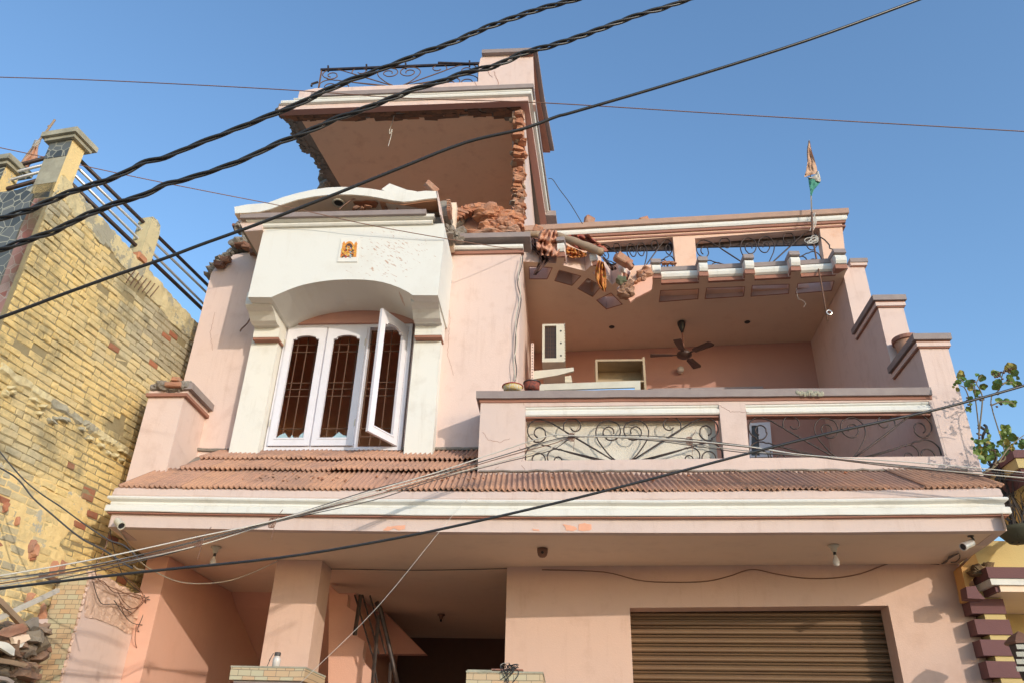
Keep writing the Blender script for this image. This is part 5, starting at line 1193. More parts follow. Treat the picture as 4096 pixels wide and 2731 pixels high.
crack([(1775, 1130), (1800, 1260), (1790, 1420), (1815, 1500)], H, Y=WY - .0005); crack([(860, 1250), (840, 1330), (850, 1400)], H, Y=WY - .0005)
crack(zm([(2900, 480), (2880, 560), (2910, 640)], 0, 0, 1), H, Y=9.43) if False else None
# dry splashes and cable clips on the pink wall beside the bay

m = MB(); r = random.Random(404)
for i in range(90):
    t = r.random(); x = r.choice((r.uniform(1000, 1400), r.uniform(1700, 1900), r.uniform(700, 3600))); c = P((x, r.uniform(1900, 1955)), Y=8.2 + r.uniform(-.1, .1))
    c.z = 4.34 + (c.y - 7.955) * .785 + sag(c.x) + .012; m.rock(c, (r.uniform(.006, .022), r.uniform(.006, .02), r.uniform(.005, .014)), i + 5000, 1, .35)
tag(m.build("tile_rubble", RBRICK), "small brick and mortar crumbs scattered over the clay tile ledge", "rubble", kind="stuff")
# ================================================================ THE YELLOW BRICK HOUSE ON THE LEFT
YO = Vector((-5.2, 9.3, 0)); YU = Vector((.15339, .98817, 0)); YN = Vector((.98817, -.15339, 0)); UZ = Vector((0, 0, 1))
def yp(s, off, z): return YO + YU * s + YN * off + UZ * z
def ysz(p, off=0.): q = Pn(p, YO + YN * off, YN); return (q - YO).dot(YU), q.z
YROT = Matrix((YU, YN, UZ)).transposed()
def Z1(l): return zm(l, 0, 400, .574)
def Z1b(l): return zm(l, 0, 1200, .574)
def ZC(l): return zm(l, 0, 450, .2551)
SC = ysz((250, 670))[0]                       # where the front corner stands along the wall
yh = thing("yellow_house", "old yellow washed brick house with slate tiled front at the left edge", "house", tuple(yp(SC, 0, 0)))
def ybox(m, s0, s1, o0, o1, z0, z1):
    c = [yp(s, o, z) for z in (z0, z1) for s, o in ((s0, o0), (s1, o0), (s1, o1), (s0, o1))]
    m.add(c, [(0, 3, 2, 1), (4, 5, 6, 7), (0, 1, 5, 4), (1, 2, 6, 5), (2, 3, 7, 6), (3, 0, 4, 7)])
ztop = lambda s: 7.47 + (s - SC) * (-.10)
m = MB(); m.panel([yp(SC, -.007, 0), yp(1.2, -.007, 0), yp(1.2, -.007, ztop(1.2) - .02), yp(SC, -.007, ztop(SC) - .02)], YN * -.25); m.build("wall_core", simple("dark_mortar_bed", (.30, .24, .13), .98, var=.6, scale=9, bmp=.6), yh)
# individual rough bricks
m = MB(); r = random.Random(100); z = 1.9; row = 0
while z < 7.35:
    s = SC + .012; first = row % 2
    while s < .75:
        L = (.10 if first else r.choice((.205, .2, .19, .105))) * r.uniform(.93, 1.05); first = 0; zz = z + .010 * math.sin(s * 1.7 + row * .2) + r.uniform(-.004, .004)
        if z < ztop(s) - .30 + .12 * noise.noise(Vector((s * 2, 0, 5))):
            gone = noise.noise(Vector((s * 1.1, z * 2.2, 3))) > .43 and r.random() < .5
            o = r.uniform(-.006, .006) + .010 * noise.noise(Vector((s * 1.2, z * 1.2, 9))); rn = r.random()
            wea = noise.noise(Vector((s * .7, z * .6, 1.3))) * .8 + max(0, (z - 5.3) * .30)
            rn = min(.92, max(0, rn * .45 + wea)) if rn < .985 else .97 + r.random() * .03
            if gone: o -= .05; rn = .985
            if r.random() > .012: m.brick(yp(s + L / 2, o - .03, zz + .034), (L - .007, .07, .0685), YROT @ Matrix.Rotation(r.uniform(-.025, .025), 3, 'Y'), rough=.085, rnd=rn, seed=row * 100 + int(s * 40))
        s += L + .001
    z += .079; row += 1
m.build("brick_wall", YBRICK, yh)
# cement band under the parapet, rough ledge course, limewashed lower part
def rough_sheet(name, poly_sz, off, amp, mat, step=.05, seed=0, thick=.05):
    """irregular plaster sheet: grid of points inside the outline, with real relief"""
    bm = bmesh.new(); vs = [bm.verts.new((s, z, 0)) for s, z in poly_sz]; f = bm.faces.new(vs); bmesh.ops.triangulate(bm, faces=[f])
    for _ in range(6):
        es = [e for e in bm.edges if e.calc_length() > step]
        if not es: break
        bmesh.ops.subdivide_edges(bm, edges=es, cuts=1); bmesh.ops.triangulate(bm, faces=bm.faces)
        if len(bm.verts) > 9000: break
    bm.verts.index_update(); bd = {v.index for e in bm.edges if e.is_boundary for v in e.verts}; vv = []
    for v in bm.verts:
        d = amp * (noise.noise(Vector((v.co.x * 6, v.co.y * 6, seed))) + .6 * noise.noise(Vector((v.co.x * 19, v.co.y * 19, seed))))
        vv.append(yp(v.co.x, off + (d if v.index not in bd else -thick), v.co.y))
    fs = [tuple(v.index for v in f.verts) for f in bm.faces]; bm.free(); m = MB(); m.add(vv, fs); return m.build(name, mat, yh, smooth=False, fix=True)
tb = [(SC + .002, ztop(SC)), (SC + .002, ztop(SC) - .42)] + [(s, ztop(s) - .30 + .10 * noise.noise(Vector((s * 3.1, 1, 1))) - .05 * (s > -1.2)) for s in np.arange(SC + .1, .8, .07)] + [(.8, ztop(.8))]
rough_sheet("cement_band", tb, .012, .016, YCEM, .08, 3)
l0, l1 = ysz((0, 1458)), ysz((517, 1808))
lc = []
for t in np.linspace(0, 1.05, 40): s = l0[0] + (l1[0] - l0[0]) * t; z = l0[1] + (l1[1] - l0[1]) * t; lc.append((s, z + .05 + .02 * noise.noise(Vector((s * 5, 0, 0)))))
for s, z in lc[::-1]: pass
lc += [(s, z - .13 - .05 * noise.noise(Vector((s * 6, 2, 0)))) for s, z in lc[::-1]]
rough_sheet("cement_ledge", lc, .03, .026, YCEM, .06, 8)
m = MB(); r = random.Random(5)
for i in range(26):
    s = SC + .3 + 2.3 * r.random(); z = 4.98 - .12 * r.random(); m.rock(yp(s, .0, z), (.06, .04, .03), i, 1, .3)
tag(m.build("ledge_rubble", YCEM, yh), kind="stuff")
low = [ysz(p) for p in Z1b([(-400, 900), (0, 1105), (200, 1190), (380, 1240), (500, 1300), (600, 1365), (640, 1440), (600, 1560)])] + [ysz(p) for p in zm([(700, 240), (650, 330), (600, 400), (520, 460), (470, 520), (560, 640), (520, 760), (420, 800), (430, 900), (330, 1200), (200, 1568), (-400, 1700)], 0, 1900, .53)]
rough_sheet("limewash_plaster", low, .001, .012, YPLAS, .07, 12, .02)
m = MB(); r = random.Random(15)
for (x, y, s_) in ((230, 560, .085), (225, 530, .06), (240, 610, .05), (385, 700, .07), (120, 345, .045), (30, 240, .05), (200, 935, .07), (300, 1040, .08), (455, 690, .06)):
    s, z = ysz(zm([(x, y)], 0, 1900, .53)[0]); m = MB(); m.rock(yp(s, .0, z), (s_, .02, s_), int(x), 2, .3); m.build("bare_brick_patch", RBRICK, yh)
# tiled street front, facing the camera side
FO = yp(SC, 0, 0)
def fpn(p, d=0.): return Pn(p, FO - YU * d, YU)
slate = [(229, 695), (194, 790), (137, 794), (106, 859), (86, 905), (63, 968), (34, 1049), (0, 1141), (-60, 1290), (-500, 1290), (-500, 850), (0, 770), (69, 760), (127, 741), (173, 710)]
m = MB(); m.panel([fpn(p) for p in slate], YU * .1); m.build("slate_tile_front", SLATE, yh)
red = [(190, 793), (137, 795.5), (107, 859), (87, 905), (64, 968), (35, 1049), (1, 1141), (-59, 1290), (-100, 1400), (-50, 1400), (0, 1262), (60, 1110), (130, 930)]
m = MB(); m.panel([fpn(p) for p in red], YU * .1); m.build("red_tile_border", REDT, yh)
m = MB(); m.panel([fpn(p, -.004) for p in [(195, 790), (130, 928), (60, 1108), (0, 1258), (-50, 1400), (-32, 1400), (15, 1262), (75, 1112), (145, 932), (200, 800)]], YU * .02); m.build("cement_edge", CEMENT, yh)
# corner pier with a two-step cap
pa = fpn(ZC([(745, 1000)])[0]); pb_ = fpn(ZC([(905, 960)])[0]); wdt = .30
pzb = 7.2; pt_ = fpn(ZC([(1180, 430)])[0]).z; dep = ysz(ZC([(1330, 610)])[0])[0] - SC
def pier(off, label=None, s0=SC, w=wdt, zt=pt_):
    m = MB(); ybox(m, s0, s0 + dep, off - w, off, pzb, zt); p = m.build("roof_pier", YPLAS, yh)
    m = MB(); ybox(m, s0 - .008, s0 + .0, off - w, off - .004, zt - .24, zt - .002); m.build("slate_facing", SLATE, p)
    m = MB(); ybox(m, s0 - .004, s0 + .0, off - w, off - .004, zt - .62, zt - .245); m.build("cement_facing", CEMENT, p)
    m = MB(); ybox(m, s0 - .05, s0 + dep + .05, off - w - .05, off + .05, zt, zt + .045); ybox(m, s0 - .085, s0 + dep + .09, off - w - .085, off + .085, zt + .046, zt + .115); m.build("pier_cap", CEMENT, p); return p
pier(0.0)
q = fpn(ZC([(100, 850)])[0]); pier((q - FO).dot(YN), zt=q.z)
# middle pier
g_ = Z1([(1000, 830), (1070, 808), (1118, 850), (1110, 930), (1045, 1090), (940, 1040)])
sa, _z = ysz(Z1([(985, 1060)])[0]); sb, _z = ysz(Z1([(1045, 1090)])[0]); _s, zc2 = ysz(Z1([(1070, 812)])[0])
m = MB(); s_mid = ysz(Z1([(1010, 1000)])[0])[0]; m.panel([yp(s_mid - .02, 0, 7.2), yp(s_mid + .20, 0, 7.2), yp(s_mid + .20, 0, zc2 - .14), yp(s_mid + .17, 0, zc2 - .03), yp(s_mid + .1, 0, zc2), yp(s_mid, 0, zc2 - .01)], YN * -.2); o = m.build("broken_middle_pier", YCEM, yh)
m = MB(); m.brick(yp(s_mid, -.02, 7.33), (.16, .12, .08), YROT, rough=.2); m.build("exposed_brick", RBRICK, o)
# roof railings: four pipes on each side
for i, (a, b_, mt, rr_) in enumerate((((565, 430), (1445, 1290), IRON, .024), ((545, 478), (1430, 1335), STEEL, .018), ((520, 525), (1410, 1415), STEEL, .018), ((490, 580), (1400, 1450), IRON, .026))):
    A, B_ = [ysz(p, -.12) for p in Z1([a, b_])]; k = (B_[1] - A[1]) / (B_[0] - A[0]); m = MB()
    m.tube([yp(A[0] - .1, -.12, A[1] - k * .1), yp(1.2, -.12, A[1] + k * (1.2 - A[0]))], rr_, 8); m.build("side_rail", mt, yh, smooth=True)
for a, b_, mt, rr_ in (((0, 912), (850, 682), IRON, .024), ((0, 1000), (830, 790), STEEL, .018), ((0, 1106), (790, 895), STEEL, .018), ((0, 1236), (680, 1045), IRON, .026)):
    A, B_ = [fpn(p, -.12) for p in ZC([a, b_])]; d = (B_ - A); m = MB(); m.tube([A - d * 2.5, B_ + d * .08], rr_, 8); m.build("front_rail", mt, yh, smooth=True)
m = MB(); r = random.Random(3)
for i in range(7):
    x = 880 + i * 28; l = [Pn(p, YO + YN * .03, YN) for p in Z1([(x + 60, 1190 + i * 18), (x + 25, 1235 + i * 18), (x, 1275 + i * 16)])]; m.tube(l, .006, 5)
m.build("rusty_rod", RUST, yh)
# small flag on the yellow house
fy = lambda p, d=.25: Pn(p, FO + YU * d, YU)
fl2 = thing("flag", "orange pennant wrapped round a bamboo stick behind the yellow house railing", "flag", tuple(fy(ZC([(20, 1240)])[0])))
m = MB(); m.tube(smoothpts([fy(p) for p in ZC([(862, 118), (740, 290), (610, 450), (420, 680), (230, 980), (60, 1200), (-20, 1320)])], 3), .014, 7)
for p in ZC([(770, 225), (665, 370)]): m.tube([fy(p) + Vector((-.008, 0, -.01)), fy(p) + Vector((.008, 0, .01))], .017, 7)
m.build("bamboo_stick", POLEW, fl2)
def fcloth(name, left, right, mat, par_, seed):
    n = 10; nc = 6; L = smoothpts([Vector((*p, 0)) for p in ZC(left)], 4); Rr = smoothpts([Vector((*p, 0)) for p in ZC(right)], 4); vs = []
    for i in range(n + 1):
        t = i / n; fa = t * (len(L) - 1); ia = min(int(fa), len(L) - 2); a = L[ia].lerp(L[ia + 1], fa - ia); fb = t * (len(Rr) - 1); ib = min(int(fb), len(Rr) - 2); b = Rr[ib].lerp(Rr[ib + 1], fb - ib)
        for j in range(nc + 1): q = a.lerp(b, j / nc); vs.append(fy((q.x, q.y), .22 + .04 * math.sin(j * 2 + seed + t * 3)))
    w = nc + 1; N_ = len(vs); vs2 = [v + YU * .006 for v in vs]; fs = []
    for i in range(n):
        for j in range(nc): a = i * w + j; fs += [(a, a + 1, a + w + 1, a + w), (N_ + a, N_ + a + w, N_ + a + w + 1, N_ + a + 1)]
    m = MB(); m.add(vs + vs2, fs); return m.build(name, mat, par_, smooth=True)
fcloth("orange_cloth", [(540, 520), (450, 660), (370, 740), (330, 850), (260, 980)], [(600, 510), (585, 640), (580, 740), (480, 800), (380, 990)], FL_RED, fl2, 1)
m = MB()
for k in range(5): c = fy(ZC([(590 - k * 10, 455 + k * 22)])[0], .2); m.tube([c + Vector((.03 * math.cos(a), .03 * math.sin(a), .012 * math.sin(a))) for a in np.linspace(0, 6.28, 10)], .006, 5)
m.build("string", WIREW, fl2)

# ================================================================ BOUNDARY WALL, GATE PIERS
bw_ = thing("boundary_wall", "pink plastered side boundary wall with beige stone tiled end and broken top", "wall", (-5.15, 8.1, 0))
m = MB(); m.box((-5.325, 8.135, 0), (-5.0, 9.245, 3.41)); m.build("wall_body", PINK, bw_)
m = MB(); m.box((-5.335, 8.114, 0), (-5.015, 8.134, 3.425)); m.build("stone_tile_face", STONE, bw_)
m = MB(); r = random.Random(19)
for i in range(26): z = 3.40 - i * .065; m.rock((-5.003, 8.128, z), (.012 + .008 * r.random(), .018, .035), i + 40, 1, .3)
m.build("chipped_plaster_edge", plaster("raw_pink_plaster", (.66, .46, .35), dirt=(.36, .25, .18), amt=.6, bmp=.9), bw_)
def ZE3(l): return zm(l, 0, 1900, .53)
RAW = MATS["raw_pink_plaster"]
pol = jag(ZE3([(684, 800), (740, 735), (870, 795), (885, 850), (1000, 885), (1110, 905), (1185, 935), (1192, 1030), (1150, 1250), (1030, 1200), (950, 1190), (860, 1125), (790, 1085), (700, 1075), (640, 1065), (640, 960)]), 1.5, 12, 2, True)
bm = bmesh.new(); w3 = [P(p, X=-4.995) for p in pol]; f = bm.faces.new([bm.verts.new(p) for p in w3]); bmesh.ops.triangulate(bm, faces=[f])
for _ in range(5):
    es = [e for e in bm.edges if e.calc_length() > .05]
    if not es: break
    bmesh.ops.subdivide_edges(bm, edges=es, cuts=1); bmesh.ops.triangulate(bm, faces=bm.faces)
for v in bm.verts: v.co.x += .003 + .016 * noise.noise(v.co * 9) + .010 * noise.noise(v.co * 28)
bm.verts.index_update(); m = MB(); m.add([v.co.copy() for v in bm.verts], [tuple(v.index for v in f.verts) for f in bm.faces]); bm.free(); m.build("bare_plaster_patch", RAW, bw_, fix=True)
m = MB(); r = random.Random(23)
for i in range(24): y = 8.2 + i * .045; m.rock((-5.04 + r.uniform(-.03, .02), y, 3.41 + r.uniform(-.01, .03)), (.05, .04, .035), i + 70, 1, .35)
for i in range(12):
    q = P(ZE3([(900 + 24 * i, 960 + 22 * i)])[0], X=-4.99); m.rock(q, (.02, .03, .02), i + 170, 1, .35)
m.build("crumbling_top", RAW, bw_)
# tangle of wires on the wall
tw = thing("wire_tangle", "tangle of brown and dark wires hanging over the broken boundary wall", "wire", tuple(P((560, 2380), X=-4.95)))
r = random.Random(55)
def e3(l, X=-4.93): return [P(p, X=X) for p in ZE3(l)]
WT = [([(700, 800), (760, 960), (860, 970), (930, 1000), (1000, 1040)], WIREB), ([(830, 400), (850, 520), (900, 690), (960, 800), (1060, 880)], WIREB), ([(825, 420), (790, 560), (720, 700), (760, 800), (900, 870), (1050, 930)], COPPERW),
      ([(700, 680), (900, 740), (1010, 820), (1080, 900), (1050, 980), (960, 1010), (900, 940)], COPPERW), ([(890, 880), (940, 960), (1010, 1005), (1080, 960), (1060, 900)], COPPERW), ([(1090, 900), (1100, 980), (1070, 1080), (1040, 1160), (1080, 1195), (1150, 1150)], WIREB),
      ([(1100, 920), (1180, 900), (1240, 870), (1230, 920), (1150, 935), (1100, 930)], WIREB), ([(1100, 930), (1200, 945), (1260, 890), (1310, 885)], WIREB), ([(1240, 930), (1225, 955), (1260, 910), (1310, 880), (1325, 820)], WIREB),
      ([(1190, 1020), (1130, 1000), (1100, 1080), (1160, 1090), (1190, 1030)], COPPERW), ([(1030, 1120), (1020, 1250), (1050, 1340), (1080, 1390), (1120, 1330), (1135, 1200), (1100, 1060)], COPPERW), ([(1160, 1080), (1250, 1150), (1390, 1205)], COPPERW),
      ([(680, 780), (780, 800), (860, 880), (1000, 890), (1090, 920)], COPPERW), ([(900, 930), (950, 1060), (1040, 1000), (1100, 930)], COPPERW), ([(860, 940), (980, 1100), (1090, 1130), (1150, 1150)], WIREB)]
for i, (l, mt) in enumerate(WT): m = MB(); m.tube(smoothpts(e3(l, -4.95 + .02 * (i % 4)), 6), .0045, 6); m.build("wire_strand", mt, tw, smooth=True)
m = MB(); m.tube(e3([(1300, 888), (1318, 840), (1325, 815)], -4.9), .012, 6); m.build("wire_end", FL_RED, tw)
for k, l in enumerate(([(1008, 680), (1040, 705), (1090, 712)], [(1060, 650), (1110, 690), (1150, 715)])):
    wire("hanging_wire", [P(p, Y=8.9) for p in ZE3(l)], .009, WIREW, "short white cable end by the brick wall, " + ("lower one" if k == 0 else "upper one beside the porch corner"))

def gatepier(x0, x1, y, zt, label, hc=.10):
    t = thing("gate_pier", label, "pier", ((x0 + x1) / 2, y, 0), "stone tiled gate piers")
    m = MB(); m.box((x0 + .06, y + .06, 0), (x1 - .06, y + .56, zt - hc - .005)); m.build("shaft", STONE, t)
    m = MB(); m.box((x0, y, zt - hc), (x1, y + .62, zt - .006)); c = m.build("cap", STONE, t)
    m = MB(); m.box((x0 - .004, y - .004, zt - .005), (x1 + .004, y + .624, zt + .008)); m.build("cement_top", CEMENT, c)
    m = MB(); m.box((x0 + .03, y + .03, zt - hc - .02), (x1 - .03, y + .59, zt - hc - .001)); m.build("cap_underline", COPING, c); return t
p0, p1 = P((925, 2664), Y=7.0), P((1221, 2668), Y=7.0); gatepier(p0.x, p1.x, 7.0, p0.z, "stone tiled gate pier below the porch column, with a small bottle on top")
p2, p3 = P((1866, 2684), Y=7.0), P((2171, 2691), Y=7.0); gatepier(p2.x, p3.x, 7.0, p2.z, "stone tiled gate pier left of the shutter, with wires and tiles on top")
c = P((1103, 2664), Y=7.15); c.z = p0.z + .008; t = thing("bottle", "small clear bottle with a dark wired neck on the left gate pier", "bottle", tuple(c))
m = MB(); m.lathe([(0, 0), (.032, 0), (.033, .07), (.03, .085), (.022, .09), (.022, .11), (0, .11)], c); m.build("body", MATS["bulb_glass"], t, smooth=True); m = MB(); m.lathe([(.0, .1), (.026, .1), (.028, .125), (.024, .13), (0, .13)], c); m.build("neck", WIREB, t)
m = MB(); m.tube([c + Vector((-.03, -.02, .12)), c + Vector((-.06, -.02, .06)), c + Vector((-.045, -.02, .09)), c + Vector((-.08, 0, .005))], .003, 4); m.build("wire_loop", WIREB, t)
for i, (xx, yy, w_, lbl) in enumerate(((1920, 7.1, .2, "lower pale tile lying on the right gate pier"), (2030, 7.12, .26, "dark edged tile under the wire coil on the right gate pier"))):
    c = P((xx, 2680), Y=yy); z = p2.z + .010 + .013 * i; m = MB(); m.box((c.x - w_ / 2, yy - .05, z), (c.x + w_ / 2, yy + .2, z + .012)); tag(m.build("loose_tile", (CEMENT, BROWN)[i]), lbl, "tile", "loose tiles on the gate pier")
r = random.Random(66); t = thing("wire_coil", "small messy coil of wire on the right gate pier", "wire", tuple(P((2040, 2670), Y=7.0)))
m = MB()
for k in range(10):
    c = P((2040 + r.uniform(-18, 18), 2672 + r.uniform(-8, 6)), Y=7.05); m.tube(smoothpts([c, c + Vector((r.uniform(-.06, .06), -.03, r.uniform(.0, .04))), c + Vector((r.uniform(-.08, .08), -.06, r.uniform(-.05, .02))), c + Vector((r.uniform(-.06, .08), -.06, r.uniform(-.14, -.04)))], 5), .0035, 5)
m.build("strands", CABLE, t)

# ================================================================ DEBRIS AGAINST THE YELLOW WALL
def ZEE(l): return zm(l, 0, 2300, .275)
def dy(p, off): return Pn(p, YO + YN * off, YN)
def beam(name, pts, off, w, mat, label, cat="plank"):
    m = MB(); m.tube([dy(p, o) for p, o in zip(ZEE(pts), off)], w, 4); return tag(m.build(name, mat), label, cat, "planks and bars in the debris")
beam("wooden_plank", [(-300, 740), (0, 610), (300, 470), (560, 350), (840, 215)], (.45, .43, .4, .36, .3), .028, WIREW, "long grey plank leaning up to the right behind the stone tiled wall end")
beam("wooden_plank", [(-80, 330), (0, 385), (250, 640), (450, 880), (600, 1010)], (.5, .48, .42, .36, .3), .032, POLEW, "pale round timber slanting down to the right over the rubble")
beam("wooden_plank", [(-50, 1230), (150, 1260), (380, 1320), (520, 1345)], (.5, .46, .42, .4), .028, POLEW, "dusty timber lying low across the rubble")
beam("steel_angle", [(590, -20), (720, 30), (860, 90)], (.12, .12, .12), .028, RUST, "rusty steel section sticking out of the yellow wall", "bar")
beam("metal_strip", [(-50, 1480), (80, 1500), (180, 1560)], (.5, .48, .46), .02, STEEL, "pale metal strip at the bottom left corner of the rubble", "bar")
m = MB(); r = random.Random(88)
for i in range(120):
    x, y = r.uniform(-100, 640), r.uniform(760, 1750)
    if x > 600 - (y - 760) * .25: continue
    m.rock(dy(ZEE([(x, y)])[0], .22 + r.uniform(-.12, .15)), (r.uniform(.05, .15), r.uniform(.05, .12), r.uniform(.03, .09)), i + 2000, 2, .35)

RUBM = brickmat("mixed_rubble", [(0, (.16, .12, .08)), (.4, (.30, .25, .19)), (.75, (.34, .17, .10)), (1, (.42, .35, .28))], dirtcol=(.08, .06, .04), moss=.6)
tag(m.build("debris_heap", RUBM), "heap of grey and brown masonry rubble against the yellow wall", "rubble", kind="stuff")
def shard(poly, off, mat, label, th=.04):
    m = MB(); m.panel([dy(p, off + .04 * math.sin(i * 2.1)) if False else dy(p, off) for i, p in enumerate(jag(ZEE(poly), 1.2, 12, len(poly), True))], YN * -th); return tag(m.build("plaster_shard", mat), label, "rubble", "large broken shards in the debris heap")
shard([(430, 660), (520, 610), (560, 600), (570, 760), (460, 790), (380, 690)], .42, MATS["grey_mortar"], "upright grey shard leaning where the timber crosses the rubble")
shard([(560, 640), (700, 630), (690, 720), (560, 690)], .40, PINKD, "flat pinkish shard at the right top of the rubble")
shard([(-60, 940), (120, 980), (220, 1060), (210, 1170), (100, 1110), (-60, 1010)], .5, WHITE, "cream curved shard at the left edge of the rubble")
shard([(230, 1010), (360, 970), (330, 1040), (240, 1060)], .46, WHITE, "small white wedge shard in the middle of the rubble")
shard([(100, 760), (330, 690), (420, 780), (330, 830), (120, 900), (0, 860)], .44, MATS["broken_red_brick"], "orange brown slab shard under the round timber")
shard([(190, 900), (420, 850), (440, 930), (330, 980), (220, 1000)], .47, MATS["soffit_paint"], "pale slab shard lying below the orange brown one")

# ================================================================ THE HOUSE ON THE RIGHT
nb = thing("maroon_house", "yellow house with maroon banded pier and stepped cornice at the right edge", "house", (5.5, 9.2, 0))
def ZH(l): return zm(l, 3600, 1700, .6577)
def H_(x, y, Y): return P(ZH([(x, y)])[0], Y=Y)
xa = H_(415, 1060, 9.2).x; xb = H_(612, 1060, 9.2).x
m = MB(); m.box((4.42, 9.2, 0), (xb + .004, 9.8, 3.62)); m.build("corner_pier", OCHRE, nb)
for (ya, yb, lx, rx) in ((1052, 1142, 412, 618), (1177, 1268, 446, 656), (1300, 1397, 480, 690), (1430, 1530, 516, 728), (1562, 1660, 548, 765), (1700, 1800, 580, 800)):
    xa, xb = H_(lx, ya, 9.178).x, H_(rx, ya, 9.178).x
    za, zb_ = H_(500, ya, 9.17).z, H_(500, yb, 9.17).z; m = MB(); m.box((xa + .008, 9.178, zb_), (xb + .012, 9.75, za)); m.build("maroon_block", PURPLE, nb)
m = MB(); m.box((xb - .02, 10.1, 0), (8.5, 10.3, 4.2)); m.build("porch_wall", OCHRE, nb)
# lower cornice
cxl = H_(560, 940, 8.9).x
def ncorn(name, prof, mat, xl, y, z, back=.3):
    m = MB(); m.profile(prof, [Vector((xl, y + back, z)), Vector((xl, y, z)), Vector((8.5, y, z))], lambda i: Vector((-1, 0, 0)) if i == 0 else (Vector((-1, -1, 0)) if i == 1 else OUTF)); return m.build(name, mat, nb)
zk = H_(650, 1010, 8.9).z
z1_, z2_, z3_, z4_ = zk, H_(650, 985, 8.9).z + .02, H_(650, 935, 8.9).z, H_(650, 868, 8.9).z
m = MB(); m.box((cxl + .06, 8.9, zk - .0), (8.5, 10.1, z4_ - .002)); m.build("cornice_slab", SOFFIT, nb)
ncorn("cornice_foot", [(-.05, .001), (-.02, .001), (-.02, z2_ - zk), (-.05, z2_ - zk)], PURPLE, cxl, 8.9, zk)
ncorn("cornice_white_band", [(-.05, z2_ - zk + .002), (.03, z2_ - zk + .002), (.035, z3_ - zk), (-.05, z3_ - zk)], WHITE, cxl, 8.9, zk)
ncorn("cornice_top_band", [(-.05, z3_ - zk + .002), (.05, z3_ - zk + .002), (.055, z4_ - zk), (-.05, z4_ - zk)], PURPLE, cxl, 8.9, zk)
m = MB(); r = random.Random(37)
for i in range(14): m.rock(H_(505 + r.uniform(-45, 60), 885 + r.uniform(-25, 35), 9.05), (r.uniform(.03, .07), .08, r.uniform(.03, .06)), i + 3000, 2, .3)
m.build("broken_cornice_end", brickmat("sooty_brick", [(0, (.12, .08, .04)), (1, (.30, .18, .09))]), nb)
m = MB(); q = [H_(x, y, 9.12) for x, y in ((455, 790), (462, 770), (552, 700), (645, 702), (900, 670), (900, 900), (560, 868), (482, 852))]; m.panel(q, (0, .2, 0)); m.build("yellow_parapet", OCHRE, nb)
m = MB(); q = [H_(x, y, 9.1) for x, y in ((372, 862), (455, 775), (482, 850), (470, 905), (420, 960), (440, 1060), (412, 1060), (392, 950))]; m.panel(q, (0, .2, 0)); m.build("ochre_corner_strip", plaster("orange_ochre_paint", (.55, .30, .10), amt=.8), nb)
m = MB(); q = [H_(x, y, 8.9) for x, y in ((402, 980), (460, 975), (478, 1010), (520, 1055), (412, 1050))]; m.panel(q, (0, .15, 0)); m.build("maroon_block", PURPLE, nb)
m = MB(); m.tube([H_(900, 560, 8.8), H_(752, 670, 8.8), H_(706, 718, 8.8)], .028, 8); m.build("yellow_pipe", OCHRE, nb, smooth=True)
# upper slab with its stepped edge
ux = H_(700, 165, 8.4).x; uz = H_(720, 340, 8.4).z
a_, b2_, c2_, d2_ = 0, H_(720, 262, 8.4).z - uz, H_(720, 205, 8.4).z - uz, H_(720, 158, 8.4).z - uz
m = MB(); m.box((ux + .06, 8.4, uz - .0), (8.5, 10.1, uz + d2_ - .005)); m.build("upper_slab", OCHRE, nb)
ncorn("upper_slab_foot", [(-.05, .001), (-.1, .001), (-.03, b2_), (.0, b2_)][::-1], PURPLE, ux, 8.4, uz, 1.2)
ncorn("upper_slab_band", [(-.05, b2_ + .002), (.02, b2_ + .002), (.03, c2_), (-.05, c2_)], OCHRE, ux, 8.4, uz, 1.2)
ncorn("upper_slab_coping", [(-.05, c2_ + .002), (.05, c2_ + .002), (.055, d2_), (-.05, d2_)], PURPLE, ux, 8.4, uz, 1.2)
m = MB(); m.box((4.55, 9.5, uz + .02), (ux + .1, 9.9, uz + d2_ - .05)); m.build("rear_slab", PURPLE, nb)
# lantern
lp = H_(760, 1400, 8.6); t = thing("wall_lantern", "dark lantern with pierced pattern and pitched top at the right edge", "lantern", tuple(lp))
hw = H_(670, 1400, 8.6).x; R_ = (lp.x - hw) * 1.0; m = MB(); za, zb_, zc_ = H_(720, 1550, 8.6).z, H_(720, 1320, 8.6).z, H_(720, 1262, 8.6).z
m.lathe([(R_ * .55, za - zb_), (R_ * .85, 0), (R_ * .8, .0), (R_ * .5, za - zb_)], (lp.x, 8.6, zb_), n=6); m.build("cage", WIREB, t)
m = MB(); m.lathe([(R_ * 1.08, -.02), (R_ * 1.1, .0), (R_ * .7, (zc_ - zb_) * .6), (R_ * .25, zc_ - zb_), (0, zc_ - zb_ + .02)], (lp.x, 8.6, zb_), n=6); m.build("hood", COPPERW, t)
m = MB()
for i in range(5):
    for j in range(4):
        q = H_(715 + i * 12, 1345 + j * 45, 8.6 - R_ * .86); m.box((q.x - .009, q.y, q.z - .022), (q.x + .009, q.y + .01, q.z + .022))
m.build("pane", simple("dusty_lantern_glass", (.22, .22, .18), .3), t)
